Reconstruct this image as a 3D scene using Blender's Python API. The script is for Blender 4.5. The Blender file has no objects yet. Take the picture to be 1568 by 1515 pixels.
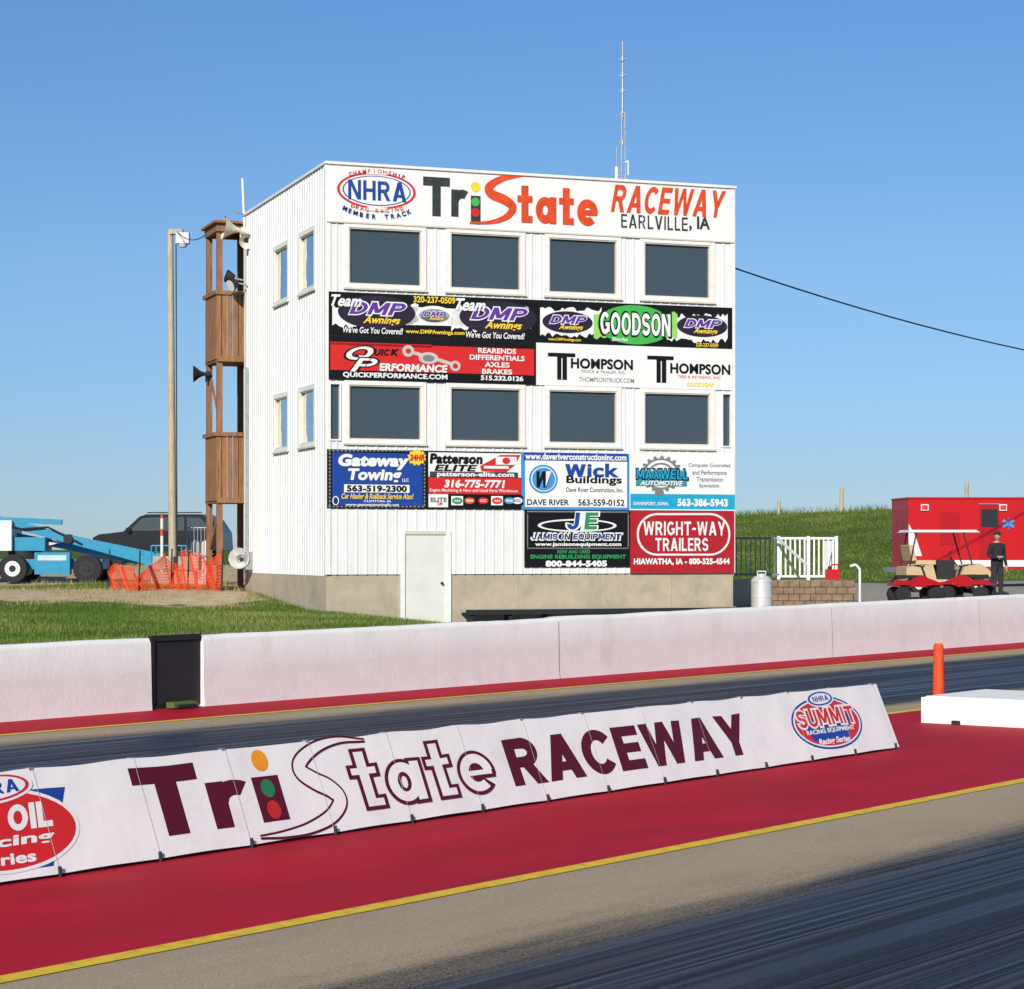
import bpy, bmesh, math, random
import numpy as np
from mathutils import Vector, Matrix, noise as mnoise
random.seed(4); rng=np.random.default_rng(7)
sc=bpy.context.scene
sc.view_settings.view_transform='Standard'; sc.view_settings.look='None'; sc.view_settings.exposure=0
FOC=3370.0; H=2.0; HV=842.0; CU=784.0
# ---------------------------------------------------------------- camera
cd=bpy.data.cameras.new('camera'); cam=bpy.data.objects.new('camera',cd); sc.collection.objects.link(cam)
cd.sensor_width=36; cd.lens=FOC/1568*36; cd.shift_y=84.5/1568; cd.clip_end=9000; cd.clip_start=.1
cam.location=(0,0,H); cam.rotation_euler=(math.radians(90),0,0); sc.camera=cam
# ---------------------------------------------------------------- light
SUN_EL=math.radians(28.5); sx,sy=-.26,-.966
l=math.hypot(sx,sy); sx/=l; sy/=l
sd=Vector((sx*math.cos(SUN_EL),sy*math.cos(SUN_EL),math.sin(SUN_EL)))
ld=bpy.data.lights.new('sun','SUN'); ld.energy=5.0; ld.angle=math.radians(.5); ld.color=(1,.935,.82)
lo=bpy.data.objects.new('sun',ld); sc.collection.objects.link(lo); lo.rotation_euler=sd.to_track_quat('Z','Y').to_euler(); lo.location=(-20,-40,40)
w=bpy.data.worlds.new('World'); sc.world=w; w.use_nodes=True
nt=w.node_tree; bg=nt.nodes['Background']; sk=nt.nodes.new('ShaderNodeTexSky'); sk.sky_type='NISHITA'; sk.sun_disc=False
sk.sun_elevation=SUN_EL; sk.sun_rotation=math.atan2(sx,sy)%(2*math.pi); sk.air_density=1.0; sk.dust_density=0.0; sk.ozone_density=3.0; sk.altitude=300
wt=nt.nodes.new('ShaderNodeTexCoord'); ws=nt.nodes.new('ShaderNodeSeparateXYZ'); nt.links.new(wt.outputs['Generated'],ws.inputs[0])
wr_=nt.nodes.new('ShaderNodeValToRGB'); e=wr_.color_ramp.elements; e[0].position=0; e[0].color=(.34,.45,.72,1); e[1].position=.6; e[1].color=(.60,.78,.92,1)
for p_,c_ in ((.06,(.41,.53,.75,1)),(.13,(.50,.63,.79,1)),(.24,(.49,.68,.88,1))): k=e.new(p_); k.color=c_
nt.links.new(ws.outputs[2],wr_.inputs[0])
wm=nt.nodes.new('ShaderNodeMix'); wm.data_type='RGBA'; wm.blend_type='MULTIPLY'; wm.inputs[0].default_value=1; nt.links.new(sk.outputs[0],wm.inputs[6]); nt.links.new(wr_.outputs[0],wm.inputs[7])
nt.links.new(wm.outputs[2],bg.inputs[0]); bg.inputs[1].default_value=.12
# ---------------------------------------------------------------- materials
MATS={}
def M(name,col,rough=.6,metal=0,var=.12,scale=6,bump=0,bscale=40,spec=.4,stretch=(1,1,1),dirt=None,dscale=1.5,damt=.5,dlo=.5,dhi=.75,dstretch=(1,1,1)):
    if name in MATS: return MATS[name]
    m=bpy.data.materials.new(name); m.use_nodes=True; t=m.node_tree; N=t.nodes; L=t.links
    b=N['Principled BSDF']; b.inputs['Roughness'].default_value=rough; b.inputs['Metallic'].default_value=metal
    b.inputs['Specular IOR Level'].default_value=spec
    tc=N.new('ShaderNodeTexCoord'); mp=N.new('ShaderNodeMapping'); mp.inputs['Scale'].default_value=stretch
    L.new(tc.outputs['Object'],mp.inputs[0])
    n=N.new('ShaderNodeTexNoise'); n.inputs['Scale'].default_value=scale; n.inputs['Detail'].default_value=5; n.inputs['Roughness'].default_value=.65; L.new(mp.outputs[0],n.inputs[0])
    r=N.new('ShaderNodeMapRange'); r.inputs[1].default_value=.3; r.inputs[2].default_value=.7; r.inputs[3].default_value=1-var; r.inputs[4].default_value=1+var*.6; L.new(n.outputs[0],r.inputs[0])
    x=N.new('ShaderNodeMix'); x.data_type='RGBA'; x.blend_type='MULTIPLY'; x.inputs[0].default_value=1
    x.inputs[6].default_value=(*col,1); L.new(r.outputs[0],x.inputs[7]); out=x.outputs[2]
    if dirt:
        mp2=N.new('ShaderNodeMapping'); mp2.inputs['Scale'].default_value=dstretch; L.new(tc.outputs['Object'],mp2.inputs[0])
        n2=N.new('ShaderNodeTexNoise'); n2.inputs['Scale'].default_value=dscale; n2.inputs['Detail'].default_value=8; n2.inputs['Roughness'].default_value=.7; L.new(mp2.outputs[0],n2.inputs[0])
        r2=N.new('ShaderNodeMapRange'); r2.inputs[1].default_value=dlo; r2.inputs[2].default_value=dhi; r2.inputs[4].default_value=damt; L.new(n2.outputs[0],r2.inputs[0])
        y=N.new('ShaderNodeMix'); y.data_type='RGBA'; L.new(r2.outputs[0],y.inputs[0]); L.new(out,y.inputs[6]); y.inputs[7].default_value=(*dirt,1); out=y.outputs[2]
    L.new(out,b.inputs['Base Color'])
    if bump:
        n3=N.new('ShaderNodeTexNoise'); n3.inputs['Scale'].default_value=bscale; n3.inputs['Detail'].default_value=4; L.new(mp.outputs[0],n3.inputs[0])
        bp=N.new('ShaderNodeBump'); bp.inputs['Strength'].default_value=1; bp.inputs['Distance'].default_value=bump; L.new(n3.outputs[0],bp.inputs['Height']); L.new(bp.outputs[0],b.inputs['Normal'])
    MATS[name]=m; return m
def C(name,*rgb,**k):
    f=lambda c:((c/255+.055)/1.055)**2.4 if c>10 else c/255/12.92
    return M(name,tuple(f(c) for c in rgb),**k)
white=M('white_sign_vinyl',(.80,.80,.79),rough=.45,var=.03,scale=2,dirt=(.62,.59,.54),damt=.2,dscale=3)
siding=M('white_steel_siding',(.76,.765,.76),rough=.45,var=.05,scale=3,dirt=(.52,.49,.44),damt=.35,dscale=1.2,dstretch=(2.5,2.5,.25))
trimw=M('white_trim',(.80,.79,.76),rough=.5,var=.05,dirt=(.45,.42,.36),damt=.3,dscale=5)
trimb=M('beige_trim',(.62,.58,.48),rough=.6,var=.08)
red=C('sign_red',206,38,36,rough=.45,var=.08,scale=4); blk=C('sign_black',18,18,20,rough=.5,var=.1,spec=.25); blue=C('sign_blue',26,66,150,rough=.45,var=.06)
navy=C('sign_navy',24,40,110,rough=.45); orange=C('sign_orange',216,74,30,rough=.5,var=.25,scale=9); yel=C('sign_yellow',240,205,50,rough=.5)
green=C('sign_green',64,176,70,rough=.5); dgreen=C('sign_dkgreen',40,140,85); purple=C('sign_purple',92,50,150); cyan=C('sign_cyan',30,160,200,rough=.45)
maroon=C('maroon_lettering',88,17,38,rough=.5,var=.12,scale=10,spec=.25); grey=C('sign_grey',120,122,125); charc=C('charcoal_paint',50,58,58,rough=.6,var=.5,scale=7)
skyb=C('sign_skyblue',60,140,205); teal=C('sign_teal',40,140,160); dsr=C('deep_sign_red',172,30,38,rough=.45)
conc=M('foundation_concrete',(.44,.38,.28),rough=.85,var=.14,scale=2.5,bump=.004,bscale=30,dirt=(.22,.19,.14),damt=.6,dscale=1.3,dstretch=(1,1,.6))
bwall=M('barrier_white_paint',(.86,.83,.79),rough=.65,var=.05,scale=3,bump=.0028,bscale=18,spec=.2,dirt=(.52,.45,.37),damt=.5,dscale=2.4,dlo=.54,dhi=.85,dstretch=(1,1,.45))
rubber=M('tyre_rubber',(.018,.018,.018),rough=.8); metalg=M('galvanised_steel',(.45,.46,.47),rough=.45,metal=.5,var=.2)
steel=M('stainless_steel',(.72,.71,.68),rough=.4,metal=.35,var=.1); dark=M('dark_steel',(.025,.025,.028),rough=.6,spec=.25)
wood=M('weathered_brown_timber',(.29,.14,.065),rough=.8,var=.4,scale=3,stretch=(6,6,.6),dirt=(.13,.075,.04),damt=.6)
poleM=M('pole_timber',(.50,.42,.30),rough=.85,var=.3,scale=4,stretch=(8,8,.5),dirt=(.24,.19,.14),damt=.5)
liftb=C('lift_blue_paint',40,140,175,rough=.4,var=.12); redp=C('vehicle_red_paint',186,16,26,rough=.4,var=.05,spec=.35)
whp=M('vehicle_white_paint',(.72,.72,.7),rough=.35,var=.05); blkp=M('vehicle_black_paint',(.012,.013,.016),rough=.25,spec=.5)
carg=M('vehicle_glass',(.02,.025,.03),rough=.08,spec=.5); chrome=M('chrome_hub',(.6,.6,.6),rough=.3,metal=.8)
tan=C('tan_vinyl',196,170,130); snow=C('orange_plastic_mesh',226,72,26,rough=.6,var=.15); orp=C('delineator_orange',222,76,30,rough=.55,var=.2)
brick=M('landscape_block',(.25,.17,.11),rough=.9,var=.35,scale=5,bump=.01,bscale=20)
cloth=M('dark_jacket_cloth',(.022,.022,.026),rough=.9,var=.3,scale=12); pants=M('trouser_cloth',(.03,.03,.035),rough=.9,var=.3,scale=12); skin=M('skin',(.45,.26,.19),rough=.55); hairm=M('hair',(.05,.03,.02),rough=.8)
doorM=M('door_paint',(.70,.70,.65),rough=.45,var=.05,dirt=(.4,.37,.3),damt=.3)
room=M('interior_wall',(.34,.35,.35),rough=.8); deskm=M('interior_desk',(.35,.3,.25),rough=.6); blindm=M('interior_poster',(.55,.6,.62),rough=.6)
gapm=M('joint_gap',(.34,.29,.24),rough=.9)
def glassmat():
    m=bpy.data.materials.new('window_glass'); m.use_nodes=True; t=m.node_tree; N=t.nodes; L=t.links; N.remove(N['Principled BSDF'])
    o=N['Material Output']; tr=N.new('ShaderNodeBsdfTransparent'); tr.inputs[0].default_value=(.78,.86,.92,1)
    di=N.new('ShaderNodeBsdfDiffuse'); di.inputs[0].default_value=(.105,.145,.18,1)
    gl=N.new('ShaderNodeBsdfGlossy'); gl.inputs['Roughness'].default_value=.02
    nn=N.new('ShaderNodeTexNoise'); tc=N.new('ShaderNodeTexCoord'); nn.inputs['Scale'].default_value=1.1; L.new(tc.outputs['Object'],nn.inputs[0]); bp=N.new('ShaderNodeBump'); bp.inputs['Distance'].default_value=.03; L.new(nn.outputs[0],bp.inputs['Height']); L.new(bp.outputs[0],gl.inputs['Normal'])
    fr=N.new('ShaderNodeFresnel'); fr.inputs[0].default_value=1.42
    a=N.new('ShaderNodeMixShader'); a.inputs[0].default_value=.42; L.new(di.outputs[0],a.inputs[2]); L.new(tr.outputs[0],a.inputs[1])
    b=N.new('ShaderNodeMixShader'); L.new(fr.outputs[0],b.inputs[0]); L.new(a.outputs[0],b.inputs[1]); L.new(gl.outputs[0],b.inputs[2]); L.new(b.outputs[0],o.inputs[0]); return m
glass=glassmat()
# ---------------------------------------------------------------- mesh builder
class MB:
    def __init__(s): s.v=[];s.f=[];s.m=[];s.sm=[];s.mats=[];s.mi={}
    def mid(s,m):
        if m.name not in s.mi: s.mi[m.name]=len(s.mats); s.mats.append(m)
        return s.mi[m.name]
    def add(s,vs,fs,m,smooth=False,T=None):
        o=len(s.v); k=s.mid(m)
        for p in vs:
            p=Vector(p); s.v.append(tuple(T@p if T else p))
        for f in fs: s.f.append([i+o for i in f]); s.m.append(k); s.sm.append(smooth)
    def box(s,x0,x1,y0,y1,z0,z1,m,T=None):
        s.add([(x0,y0,z0),(x1,y0,z0),(x1,y1,z0),(x0,y1,z0),(x0,y0,z1),(x1,y0,z1),(x1,y1,z1),(x0,y1,z1)],
              [(0,3,2,1),(4,5,6,7),(0,1,5,4),(1,2,6,5),(2,3,7,6),(3,0,4,7)],m,T=T)
    def bar(s,p,q,w,h,m):
        p=Vector(p);q=Vector(q);d=q-p; R=d.to_track_quat('Z','Y').to_matrix().to_4x4(); T=Matrix.Translation(p)@R
        s.box(-w/2,w/2,-h/2,h/2,0,d.length,m,T=T)
    def cyl(s,p,q,r0,r1,m,seg=16,caps=True,smooth=True):
        p=Vector(p);q=Vector(q);d=q-p; R=d.to_track_quat('Z','Y').to_matrix().to_4x4(); T=Matrix.Translation(p)@R; Ln=d.length
        vs=[(r0*math.cos(2*math.pi*i/seg),r0*math.sin(2*math.pi*i/seg),0) for i in range(seg)]+[(r1*math.cos(2*math.pi*i/seg),r1*math.sin(2*math.pi*i/seg),Ln) for i in range(seg)]
        s.add(vs,[(i,(i+1)%seg,seg+(i+1)%seg,seg+i) for i in range(seg)],m,smooth,T)
        if caps:
            s.add(vs[:seg],[tuple(range(seg))[::-1]],m,False,T); s.add(vs[seg:],[tuple(range(seg))],m,False,T)
    def tube(s,pts,r,m,seg=8):
        for a,b in zip(pts[:-1],pts[1:]): s.cyl(a,b,r,r,m,seg)
    def sph(s,c,rx,ry,rz,m,nu=16,nv=10,T=None):
        vs=[];fs=[]
        for j in range(nv+1):
            t=math.pi*j/nv
            for i in range(nu):
                a=2*math.pi*i/nu; vs.append((c[0]+rx*math.sin(t)*math.cos(a),c[1]+ry*math.sin(t)*math.sin(a),c[2]+rz*math.cos(t)))
        for j in range(nv):
            for i in range(nu): fs.append((j*nu+i,(j+1)*nu+i,(j+1)*nu+(i+1)%nu,j*nu+(i+1)%nu))
        s.add(vs,fs,m,True,T)
    def prism(s,pts,y0,y1,m):
        n=len(pts); s.add([(x,y0,z) for x,z in pts]+[(x,y1,z) for x,z in pts],[tuple(range(n)),tuple(range(2*n-1,n-1,-1))]+[(i,n+i,n+(i+1)%n,(i+1)%n) for i in range(n)],m)
    def obj(s,name,mat=None,parent=None,bevel=0):
        me=bpy.data.meshes.new(name); me.from_pydata(s.v,[],s.f); 
        for m in s.mats: me.materials.append(m)
        me.polygons.foreach_set('material_index',s.m); me.polygons.foreach_set('use_smooth',s.sm); me.update()
        o=bpy.data.objects.new(name,me); sc.collection.objects.link(o)
        if mat is not None: o.matrix_world=mat
        if parent: o.parent=parent
        if bevel:
            b=o.modifiers.new('bevel','BEVEL'); b.width=bevel; b.segments=2; b.limit_method='ANGLE'; b.angle_limit=math.radians(35)
        return o
def frame(o,x,y,z):
    x,y,z=Vector(x),Vector(y),Vector(z)
    return Matrix(((x.x,y.x,z.x,o[0]),(x.y,y.y,z.y,o[1]),(x.z,y.z,z.z,o[2]),(0,0,0,1)))
def rotz(x,y,z,deg): return Matrix.Translation((x,y,z))@Matrix.Rotation(math.radians(deg),4,'Z')
def empty(name,mat=None):
    o=bpy.data.objects.new(name,None); sc.collection.objects.link(o)
    if mat is not None: o.matrix_world=mat
    return o
# ---------------------------------------------------------------- frames
TD=Vector((.610,.7925,0)).normalized(); ND=Vector((-TD.y,TD.x,0))
TRK=frame((0,0,0),TD,ND,(0,0,1))
C0=Vector((-4.087,48.5,0)); FD=Vector((.941,.337,0)).normalized(); SD=Vector((-FD.y,FD.x,0))
BLD=frame(C0,FD,SD,(0,0,1)); BW=9.884; BD=8.0; ZR=10.53
def bw(a,b,z=0): return BLD@Vector((a,b,z))
def sm(t):
    t=np.clip(t,0,1); return t*t*(3-2*t)
def gz(x,y):
    x=np.asarray(x,float); y=np.asarray(y,float)
    a=(x-C0.x)*FD.x+(y-C0.y)*FD.y; b=(x-C0.x)*SD.x+(y-C0.y)*SD.y; n=x*ND.x+y*ND.y
    left=np.maximum(sm((2.2-a)/2.6)*sm((70-y)/8),sm((-5.2-x)/2.5)*sm((y-54)/4))
    z=.3+.32*left+.35*sm(b/8)+.2*sm((a-10)/5)*sm(x/5)+.5*sm((y-64)/13)*left
    z=z*sm((n-20.6)/3)
    hill=(2.6+.055*np.clip(x-11,0,60))*sm((y-77)/33)*sm((x-1)/9)
    wob=.05*np.sin(x*.31+1)*np.sin(y*.27)+.03*np.sin(x*.9+y*.7)+.09*np.sin(x*.13+y*.05)*sm((y-80)/20)
    z=z+hill+wob*sm((n-24)/4)*sm((np.abs(a-4.5)-5.4)/2+ (b>9))
    return np.where(n<20.45,-.012,z)
G=lambda x,y: float(gz(x,y))
# ---------------------------------------------------------------- terrain
def axis(lo,hi,st,far):
    c=list(np.arange(lo,hi+1e-6,st)); s=st;x=hi
    while x<far: s*=1.35; x+=s; c.append(x)
    s=st;x=lo
    while x>-far: s*=1.35; x-=s; c.insert(0,x)
    return np.array(c)
xs=axis(-28,40,.5,5000); ys=axis(18,125,.5,6000)
X,Y=np.meshgrid(xs,ys); Z=gz(X,Y); nx,ny=len(xs),len(ys)
me=bpy.data.meshes.new('ground'); V=np.stack([X,Y,Z],-1).reshape(-1,3)
idx=np.arange(nx*ny).reshape(ny,nx); F=np.stack([idx[:-1,:-1],idx[:-1,1:],idx[1:,1:],idx[1:,:-1]],-1).reshape(-1,4)
me.from_pydata(V.tolist(),[],F.tolist()); me.polygons.foreach_set('use_smooth',[True]*len(me.polygons))
def dirtf(x,y):
    d1=1.2*np.exp(-(((x+11.3)/4.2)**2+((y-54.6)/4.0)**2)**2)
    d2=.8*np.exp(-(((x+7.2)/1.7)**2+((y-52.5)/3)**2))
    d3=.8*sm((y-60)/4)*sm((80-y)/6)*(x<-5)
    return np.clip(d1+d2+d3,0,1)
def pavef(x,y):
    a=(x-C0.x)*FD.x+(y-C0.y)*FD.y; b=(x-C0.x)*SD.x+(y-C0.y)*SD.y
    return sm((a-9)/1.5)*sm((80-y)/4)*sm((b+8)/3)*(x>3)
at=me.attributes.new('dirt','FLOAT','POINT'); at.data.foreach_set('value',dirtf(V[:,0],V[:,1]))
at=me.attributes.new('pave','FLOAT','POINT'); at.data.foreach_set('value',pavef(V[:,0],V[:,1]))
gm=bpy.data.materials.new('ground_grass_and_dirt'); gm.use_nodes=True; t=gm.node_tree; N=t.nodes; L=t.links; b=N['Principled BSDF']; b.inputs['Roughness'].default_value=.95; b.inputs['Specular IOR Level'].default_value=.1
tc=N.new('ShaderNodeTexCoord')
def nz(sc_,det=6,ro=.65):
    n=N.new('ShaderNodeTexNoise'); n.inputs['Scale'].default_value=sc_; n.inputs['Detail'].default_value=det; n.inputs['Roughness'].default_value=ro; L.new(tc.outputs['Object'],n.inputs[0]); return n.outputs[0]
def mix(f,a,b_):
    x=N.new('ShaderNodeMix'); x.data_type='RGBA'
    for s_,v_ in ((x.inputs[0],f),(x.inputs[6],a),(x.inputs[7],b_)):
        if isinstance(v_,tuple): s_.default_value=(*v_,1)
        elif isinstance(v_,(int,float)): s_.default_value=v_
        else: L.new(v_,s_)
    return x.outputs[2]
def rmp(v_,a,b_):
    r=N.new('ShaderNodeMapRange'); r.inputs[1].default_value=a; r.inputs[2].default_value=b_; L.new(v_,r.inputs[0]); return r.outputs[0]
def mth(op,a,b_):
    m_=N.new('ShaderNodeMath'); m_.operation=op
    for i,v_ in enumerate((a,b_)):
        if isinstance(v_,(int,float)): m_.inputs[i].default_value=v_
        else: L.new(v_,m_.inputs[i])
    return m_.outputs[0]
g1=mix(rmp(nz(.35),.35,.65),(.07,.115,.02),(.12,.165,.035)); g1=mix(rmp(nz(7),.4,.7),g1,(.045,.075,.015))
dr=mix(rmp(nz(2.5),.35,.65),(.42,.31,.17),(.55,.46,.31)); pv=mix(rmp(nz(9),.3,.7),(.26,.24,.20),(.38,.36,.32))
ad=N.new('ShaderNodeAttribute'); ad.attribute_name='dirt'; ap=N.new('ShaderNodeAttribute'); ap.attribute_name='pave'
fd=rmp(mth('ADD',ad.outputs['Fac'],mth('MULTIPLY',mth('SUBTRACT',nz(1.1,8,.7),.5),1.6)),.45,.6)
g2=mix(fd,g1,dr); g2=mix(rmp(ap.outputs['Fac'],.4,.6),g2,pv); L.new(g2,b.inputs['Base Color'])
bp=N.new('ShaderNodeBump'); bp.inputs['Distance'].default_value=.05; L.new(nz(9),bp.inputs['Height']); L.new(bp.outputs[0],b.inputs['Normal'])
me.materials.append(gm); go=bpy.data.objects.new('ground',me); sc.collection.objects.link(go)
# ---------------------------------------------------------------- grass blades
def grassmat(name,a,b_,c_):
    m=bpy.data.materials.new(name); m.use_nodes=True; t=m.node_tree; N=t.nodes; L=t.links; p=N['Principled BSDF']; p.inputs['Roughness'].default_value=.75; p.inputs['Specular IOR Level'].default_value=.2
    g=N.new('ShaderNodeNewGeometry'); r=N.new('ShaderNodeValToRGB'); e=r.color_ramp.elements; e[0].color=(*a,1); e[1].color=(*c_,1); k=e.new(.6); k.color=(*b_,1)
    tc=N.new('ShaderNodeTexCoord'); n=N.new('ShaderNodeTexNoise'); n.inputs['Scale'].default_value=.3; n.inputs['Detail'].default_value=4; L.new(tc.outputs['Object'],n.inputs[0])
    mm=N.new('ShaderNodeMapRange'); mm.inputs[1].default_value=.35; mm.inputs[2].default_value=.65; mm.inputs[3].default_value=-.35; mm.inputs[4].default_value=.35; L.new(n.outputs[0],mm.inputs[0])
    ad_=N.new('ShaderNodeMath'); ad_.operation='ADD'; L.new(g.outputs['Random Per Island'],ad_.inputs[0]); L.new(mm.outputs[0],ad_.inputs[1])
    L.new(ad_.outputs[0],r.inputs[0]); L.new(r.outputs[0],p.inputs['Base Color']); return m
gr1=grassmat('lawn_blades',(.05,.10,.012),(.12,.19,.03),(.28,.27,.09)); gr2=grassmat('dry_blades',(.28,.21,.08),(.42,.33,.16),(.12,.15,.04)); gr3=grassmat('hill_blades',(.05,.09,.015),(.105,.16,.03),(.20,.22,.06))
def blades(name,x,y,h,wd,mt):
    n=len(x); z=gz(x,y); a=rng.uniform(0,2*math.pi,n); lean=rng.uniform(-.6,.6,(n,2))*h[:,None]
    dx,dy=np.cos(a)*wd/2,np.sin(a)*wd/2
    v=np.empty((n,3,3)); v[:,0]=np.stack([x-dx,y-dy,z-.02],-1); v[:,1]=np.stack([x+dx,y+dy,z-.02],-1); v[:,2]=np.stack([x+lean[:,0],y+lean[:,1],z+h],-1)
    me=bpy.data.meshes.new(name); me.vertices.add(n*3); me.vertices.foreach_set('co',v.ravel()); me.loops.add(n*3); me.loops.foreach_set('vertex_index',np.arange(n*3)); me.polygons.add(n)
    me.polygons.foreach_set('loop_start',np.arange(0,n*3,3)); me.polygons.foreach_set('loop_total',np.full(n,3)); me.update(calc_edges=True); me.materials.append(mt)
    o=bpy.data.objects.new(name,me); sc.collection.objects.link(o)
def region(n,x0,x1,y0,y1,f):
    x=rng.uniform(x0,x1,n); y=rng.uniform(y0,y1,n); k=f(x,y); return x[k],y[k]
def ab(x,y): return (x-C0.x)*FD.x+(y-C0.y)*FD.y,(x-C0.x)*SD.x+(y-C0.y)*SD.y
def lawn(x,y):
    a,b=ab(x,y); n=x*ND.x+y*ND.y; out=(a<-.05)|(b<-.05)
    return (n>20.7)&out&(a<3.2)&(dirtf(x,y)+.25*np.sin(x*1.9+np.sin(y*1.1)*2)*np.sin(y*.8)+rng.uniform(-.2,.2,len(x))<.42)
x,y=region(260000,-17,1,28,66,lawn); blades('lawn_grass',x,y,rng.uniform(.03,.10,len(x)),.014,gr1)
def clump(x,y): return np.sin(x*2.1+np.sin(y*1.7)*1.5)*np.sin(y*1.3+x*.6)
x,y=region(50000,-19,-3,46,80,lambda x,y:(dirtf(x,y)>.15)&(clump(x,y)+rng.uniform(-.3,.3,len(x))>.3)&((ab(x,y)[0]<-.1)|(ab(x,y)[1]>10.5))); blades('dry_grass',x,y,rng.uniform(.03,.17,len(x)),.02,gr2)
x,y=region(130000,8,36,80,114,lambda x,y:pavef(x,y)<.4); blades('hill_grass',x,y,rng.uniform(.03,.12,len(x)),.04,gr3)
x,y=region(9000,8,36,107,113,lambda x,y:rng.uniform(0,1,len(x))<.45+.4*np.sin(x*.9)*np.sin(x*.37)); blades('tall_hill_grass',x,y,rng.uniform(.1,.5,len(x)),.04,gr3)
# ---------------------------------------------------------------- track
def sheet(name,x0,x1,y0,y1,z,m):
    b=MB(); n=40
    for i in range(n):
        a=x0+(x1-x0)*i/n; c=x0+(x1-x0)*(i+1)/n; b.add([(a,y0,z),(c,y0,z),(c,y1,z),(a,y1,z)],[(0,1,2,3)],m)
    return b.obj(name,TRK)
def lanemat(name,lo,hi,k1=1.):
    global N,L,tc
    m=bpy.data.materials.new(name); m.use_nodes=True; t=m.node_tree; N=t.nodes; L=t.links; p=N['Principled BSDF']
    tc=N.new('ShaderNodeTexCoord'); sp=N.new('ShaderNodeSeparateXYZ'); L.new(tc.outputs['Object'],sp.inputs[0]); yv=sp.outputs[1]
    def sn(sx_,sy_,s_=1,det=6,ro=.6):
        mp=N.new('ShaderNodeMapping'); mp.inputs['Scale'].default_value=(sx_,sy_,1); L.new(tc.outputs['Object'],mp.inputs[0])
        n=N.new('ShaderNodeTexNoise'); n.inputs['Scale'].default_value=s_; n.inputs['Detail'].default_value=det; n.inputs['Roughness'].default_value=ro; L.new(mp.outputs[0],n.inputs[0]); return n.outputs[0]
    e=mth('MULTIPLY',mth('SUBTRACT',sn(.25,3),.5),.8); yy=mth('ADD',yv,e)
    f=mth('MINIMUM',rmp(yy,lo-.35,lo+.3),rmp(mth('MULTIPLY',yy,-1),-hi-.6,-hi+.3))
    sp2=sn(1,1,60,3,.7)
    f2=rmp(mth('ADD',f,mth('MULTIPLY',mth('SUBTRACT',sp2,.5),1.1)),.2,.8)
    st=sn(.05,5,1,4,.6); st2=sn(.10,22,1,4,.65); st3=sn(.03,2.2,1,3,.5)
    cc=mix(rmp(sn(1,1,110,3,.7),.35,.65),(.29,.225,.145),(.49,.395,.27)); cc=mix(mth('MULTIPLY',rmp(sn(.3,.9,1.5),.45,.75),.4),cc,(.22,.18,.135))
    rc=mix(rmp(mth('ADD',mth('MULTIPLY',st,.6),mth('MULTIPLY',st2,.4)),.44,.56),(.004,.005,.007),(.034*k1,.038*k1,.047*k1))
    rc=mix(mth('MULTIPLY',rmp(mth('ADD',mth('MULTIPLY',st3,.45),mth('MULTIPLY',st2,.55)),.51,.59),.8),rc,(.06*k1,.078*k1,.115*k1))  # bluish sky-reflection streaks painted into the rubber base colour
    rc=mix(mth('MULTIPLY',rmp(sn(1,1,55,4,.75),.55,.75),.35),rc,(.09,.085,.08))
    L.new(mix(f2,cc,rc),p.inputs['Base Color'])
    ra=N.new('ShaderNodeMapRange'); ra.inputs[1].default_value=.42; ra.inputs[2].default_value=.58; ra.inputs[3].default_value=.36; ra.inputs[4].default_value=.8; L.new(st,ra.inputs[0])
    rr=N.new('ShaderNodeMix'); L.new(f2,rr.inputs[0]); rr.inputs[2].default_value=.9; L.new(ra.outputs[0],rr.inputs[3]); L.new(rr.outputs[0],p.inputs['Roughness'])
    p.inputs['Specular IOR Level'].default_value=.11
    bp=N.new('ShaderNodeBump'); bp.inputs['Distance'].default_value=.004; L.new(mth('ADD',mth('MULTIPLY',st2,1.5),mth('MULTIPLY',sn(1,1,90,3,.7),1.0)),bp.inputs['Height']); L.new(bp.outputs[0],p.inputs['Normal'])
    return m
sheet('drag_strip_lane',-40,420,-6,8.04,.004,lanemat('near_lane_surface',2.9,6.6))
sheet('drag_strip_lane',-40,420,12.76,18.72,.004,lanemat('far_lane_surface',13.4,17.7,1.35))
redm=M('red_track_paint',(.43,.010,.027),rough=.65,var=.18,scale=1.3,spec=.06,bump=.0015,bscale=120,stretch=(.5,1,1),dirt=(.22,.012,.025),damt=.65,dscale=1.2,dlo=.48,dhi=.8,dstretch=(.4,1.5,1))
sheet('painted_median',-40,420,8.16,12.64,.004,redm); sheet('painted_verge',-40,420,18.84,20.6,.004,redm)
ym=M('yellow_line_paint',(.74,.50,.04),rough=.7,var=.15,scale=8,spec=.1,dirt=(.35,.22,.06),damt=.8,dscale=9,dlo=.52,dhi=.68)
for a,b_ in ((8.03,8.17),(12.63,12.77),(18.71,18.85)): sheet('painted_lane_line',-40,420,a,b_,.009,ym)
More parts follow.
